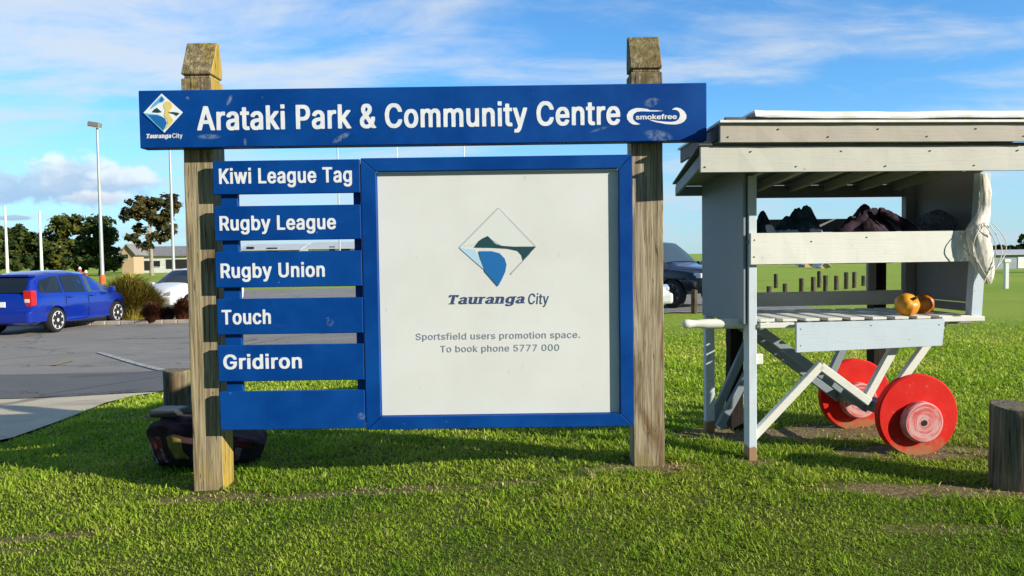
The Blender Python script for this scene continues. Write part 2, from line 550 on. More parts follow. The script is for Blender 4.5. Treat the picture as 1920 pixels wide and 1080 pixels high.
def asphalt(name, a, c, sc=140):
    m, t, b = mat(name)
    p = objc(t)
    f = t.noise(p, sc, 3, .7)
    g = t.noise(p, 1.1, 5, .6, .5)
    cc = t.mix(t.step(f, .3, .7), a, c)
    cc = t.mix(t.step(g, .4, .75, 0, .35), cc, tuple(q * 1.35 for q in c))
    st = t.noise(t.mapv(p, (4, 2, 0), (0, 0, 0), (.35, 1.1, 1)), 1.3, 5, .6, .6)
    cc = t.mix(t.step(st, .56, .70, 0, .5), cc, tuple(q * .45 for q in a))
    agg = t.noise(p, 38, 4, .75)
    cc = t.mix(t.step(agg, .56, .70, 0, .4), cc, tuple(min(q * 1.7, .6) for q in c))
    ck = t.add('ShaderNodeTexVoronoi', feature='DISTANCE_TO_EDGE')
    wv = t.noise(p, 2.2, 3, .6)
    t.put(ck.inputs['Vector'], t.mapv(t.comb(t.math('ADD', t.sep(p)[0], wv), t.math('ADD', t.sep(p)[1], wv), 0.), (0, 0, 0), (0, 0, .4), (.45, .7, 1)))
    ck.inputs['Scale'].default_value = .55
    cc = t.mix(t.step(ck.outputs['Distance'], .012, .004, 0, .7), cc, tuple(q * .3 for q in a))
    t.put(b.inputs['Base Color'], cc)
    b.inputs['Roughness'].default_value = .85
    bump(t, b, f, .5, .01)
    return m

def near_edge(x):
    return float(np.interp(x, [-60, -8, -4.6, -4.0, -3.0, 0, 4, 9], [10.2, 10.05, 10.0, 11.4, 13.2, 16.5, 19.4, 20.0]))
def far_edge(x):
    return float(np.interp(x, [-60, -13, -9.5, 9], [21.4, 21.7, 22.0, 22.6]))
xs = np.concatenate([np.linspace(-60, -14, 20), np.linspace(-13.5, 8, 60)])
m_road = asphalt('old_asphalt', (.175, .162, .142), (.25, .232, .205))
m_patch = asphalt('new_asphalt', (.080, .080, .082), (.125, .122, .12))
m_conc = asphalt('old_concrete', (.44, .37, .26), (.56, .475, .34), 90)
rows = [[(x, near_edge(x) + (far_edge(x) - near_edge(x)) * k / 14) for x in xs] for k in range(15)]
sheet('road', rows, .022, m_road, kind='structure')
rows = [[(np.interp(k, [0, 12], [-8.6, -18]) + ((7.8 - 0 * k) - np.interp(k, [0, 12], [-8.6, -18])) * i / 30., 22.25 + 2.2 * k) for i in range(31)] for k in range(12)]
sheet('side_road', rows, .018, m_road, kind='structure')
rows = [[(-60 + (51.3 - .3 * k) * i / 30., 25.2 + 1.2 * k) for i in range(31)] for k in range(5)]
sheet('car_park', rows, .014, m_road, kind='structure')
xs2 = np.linspace(-14, -4.62, 40)
rows = [[(x, 10.06 + (12.25 - .25 * sm(-5.2, -4.6, x) - 10.06) * k / 5) for x in xs2] for k in range(6)]
sheet('resurfaced_strip', rows, .030, m_patch, kind='structure')
rows = [[(-16 + (w + 16) * i / 24., y) for i in range(25)] for y, w in ((7.2, -5.05), (7.6, -4.98), (8.2, -4.94), (8.8, -4.95), (9.4, -5.0), (9.8, -4.85), (10.02, -4.62))]
rows[0] = [(-16 + (-5.5 + 16) * i / 24., 7.0) for i in range(25)]
sheet('footpath', rows, .028, m_conc, kind='structure')
m_bed = simple('bark_mulch', (.11, .065, .04), .95, (.24, .17, .12), 14, bmp=.8)
rows = [[(-30 + (-8.75 + 30 - .35 * k) * i / 40., 22.1 + .9 * k) for i in range(41)] for k in range(4)]
sheet('garden_bed', rows, .05, m_bed, kind='structure')
# painted lines on the road
m_line = simple('worn_road_paint', (.42, .42, .40), .8, (.20, .195, .185), 12, .4, .62)
m_yel = simple('worn_yellow_paint', (.42, .30, .10), .8, (.19, .17, .13), 16, .4, .6)
def stripe(name, p, q, w, m):
    p, q = Vector(p).to_2d(), Vector(q).to_2d()
    d = (q - p).normalized(); s_ = Vector((-d.y, d.x)) * w / 2
    rows = []
    for k in range(9):
        c = p.lerp(q, k / 8)
        rows.append([(c.x - s_.x, c.y - s_.y), (c.x + s_.x, c.y + s_.y)])
    return sheet(name, rows, .036, m, kind='structure')
stripe('road_line', gnd(186, 660, -.26), gnd(306, 694, -.24), .12, m_line)
stripe('road_line', gnd(100, 685, -.27), gnd(134, 676, -.27), .12, m_yel)
# concrete kerb on the far side
kb = MB()
for i in range(40):
    x0, x1 = -24 + i * .39, -24 + (i + 1) * .39 - .008
    y = far_edge((x0 + x1) / 2)
    z = zf(x0, y)
    kb.box(x0, x1, y + .0, y + .16, z - .1, z + .12)
kb.build('kerb', simple('kerb_concrete', (.36, .31, .25), .9, (.27, .23, .19), 6), tags=dict(kind='structure'), bevel=.02)

# ------------------------------------------------------------------ grass
def build_grass():
    rg = np.random.default_rng(5)
    N = 2200000
    # more and finer blades close by
    Y = 2.3 + 15.5 * rg.random(N) ** 2.1
    half = .69 * Y + 1.3
    X = (rg.random(N) * 2 - 1) * half
    dens = 11000 * (3.6 / np.maximum(Y, 3.0)) ** 1.55
    pdf = N / (2 * half) * (1 / (2.1 * 15.5)) * ((Y - 2.3) / 15.5 + 1e-9) ** (1 / 2.1 - 1)
    keep = rg.random(N) < dens / pdf
    ne = np.interp(X, [-60, -8, -4.6, -4.0, -3.0, 0, 4, 9], [10.2, 10.05, 10.0, 11.4, 13.2, 16.5, 19.4, 20.0])
    keep &= ~(Y > ne - .02)
    keep &= ~((X < -4.97) & (Y > 7.25)) & ~((X < -5.4) & (Y > 6.95))
    def vn(x, y, s, seed):
        r2 = np.random.default_rng(seed).random((128, 128))
        xi, yi = x * s, y * s
        i, j = np.floor(xi).astype(int), np.floor(yi).astype(int)
        fx, fy = xi - i, yi - j
        fx, fy = fx * fx * (3 - 2 * fx), fy * fy * (3 - 2 * fy)
        g = lambda a, b_: r2[a % 128, b_ % 128]
        return (g(i, j) * (1 - fx) + g(i + 1, j) * fx) * (1 - fy) + (g(i, j + 1) * (1 - fx) + g(i + 1, j + 1) * fx) * fy
    bare = np.zeros(N)
    wob = (vn(X, Y, 6, 3) - .5) * 1.5 + (vn(X, Y, 19, 4) - .5) * .9
    for cx, cy, rx, ry, k in BARE:
        d = ((X - cx) / rx) ** 2 + ((Y - cy) / ry) ** 2 + wob
        bare = np.maximum(bare, k * (1 - sm(.5, 1.25, d)))
    clump = vn(X, Y, 9, 7) * .55 + vn(X, Y, 23, 8) * .45
    keep &= rg.random(N) > bare * .93
    keep &= rg.random(N) < .30 + 1.0 * clump
    keep &= rg.random(N) > sm(10.5, 17.5, Y)
    # nothing grows through the timbers
    for cx, cy, r in ((-2.15, 5.46, .17), (.94, 5.46, .17), (3.27, 4.93, .19)):
        keep &= (X - cx) ** 2 + (Y - cy) ** 2 > r * r
    idx = np.where(keep)[0]
    X, Y, bare, clump = X[idx], Y[idx], bare[idx], clump[idx]
    n = len(X)
    Z = zg(X, Y) - .004
    lod = np.clip(Y / 4.2, .85, 2.6)
    tall = vn(X, Y, 1.6, 11)
    L = (.015 + .022 * rg.random(n)) * (.60 + .55 * clump + .35 * tall) * np.clip(lod, .9, 1.5)
    wd = (.0036 + .0046 * rg.random(n)) * lod
    az = rg.random(n) * 2 * np.pi
    L *= 1 - .45 * bare
    L *= 1 + .7 * sm(.62, .85, vn(X, Y, 2.6, 31))
    lean = .35 + 1.15 * rg.random(n)
    dxy = np.stack([np.cos(az), np.sin(az)], 1)
    sd = np.stack([-np.sin(az), np.cos(az)], 1)
    tw = rg.normal(0, .5, n)
    sdx = sd * np.cos(tw)[:, None] + dxy * np.sin(tw)[:, None]
    base = np.stack([X, Y, Z], 1)
    def pt(s, wfac, side):
        h = L * s
        out = np.sin(lean * (.35 + .65 * s)) * h
        up = np.cos(lean * (.25 + .95 * s)) * h
        P = base.copy()
        P[:, :2] += dxy * out[:, None] + sdx * (side * wd * wfac / 2)[:, None]
        P[:, 2] += up
        return P
    V = np.stack([pt(0, .8, -1), pt(0, .8, 1), pt(.55, 1., -1), pt(.55, 1., 1), pt(1., 0, 0)], 1).reshape(-1, 3)
    k = np.arange(n)[:, None] * 5
    Q = (k + np.array([0, 1, 3, 2])).reshape(-1)
    T = (k + np.array([2, 3, 4])).reshape(-1)
    me = bpy.data.meshes.new('grass')
    me.vertices.add(n * 5)
    me.vertices.foreach_set('co', V.astype(np.float32).ravel())
    me.loops.add(n * 7)
    me.loops.foreach_set('vertex_index', np.concatenate([Q, T]).astype(np.int32))
    me.polygons.add(n * 2)
    ls = np.concatenate([np.arange(n) * 4, n * 4 + np.arange(n) * 3]).astype(np.int32)
    me.polygons.foreach_set('loop_start', ls)
    me.update(calc_edges=True)
    # blade colours: fresh, mid, yellowish, straw
    pal = np.array([[.058, .112, .006], [.108, .165, .010], [.158, .200, .020], [.225, .220, .042], [.30, .235, .115]])
    mixv = vn(X, Y, .8, 21) * .62 + vn(X, Y, 3.5, 22) * .50 + rg.random(n) * .42 - .14
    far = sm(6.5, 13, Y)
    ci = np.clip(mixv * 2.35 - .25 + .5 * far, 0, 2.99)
    i0 = ci.astype(int); fr = (ci - i0)[:, None]
    C = pal[i0] * (1 - fr) + pal[i0 + 1] * fr
    straw = rg.random(n) < (.02 + .55 * bare)
    C[straw] = pal[4] * (.6 + .6 * rg.random((straw.sum(), 1)))
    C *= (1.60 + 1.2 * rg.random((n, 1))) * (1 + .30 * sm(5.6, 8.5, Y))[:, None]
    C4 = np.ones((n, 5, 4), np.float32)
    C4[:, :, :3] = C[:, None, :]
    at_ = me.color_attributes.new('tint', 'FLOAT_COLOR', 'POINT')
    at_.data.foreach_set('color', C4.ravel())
    me.materials.append(attr_leaf('grass_blade', .40, .6, .15))
    print('grass blades', n)
    return link('grass', me, kind='stuff')
grass = build_grass()

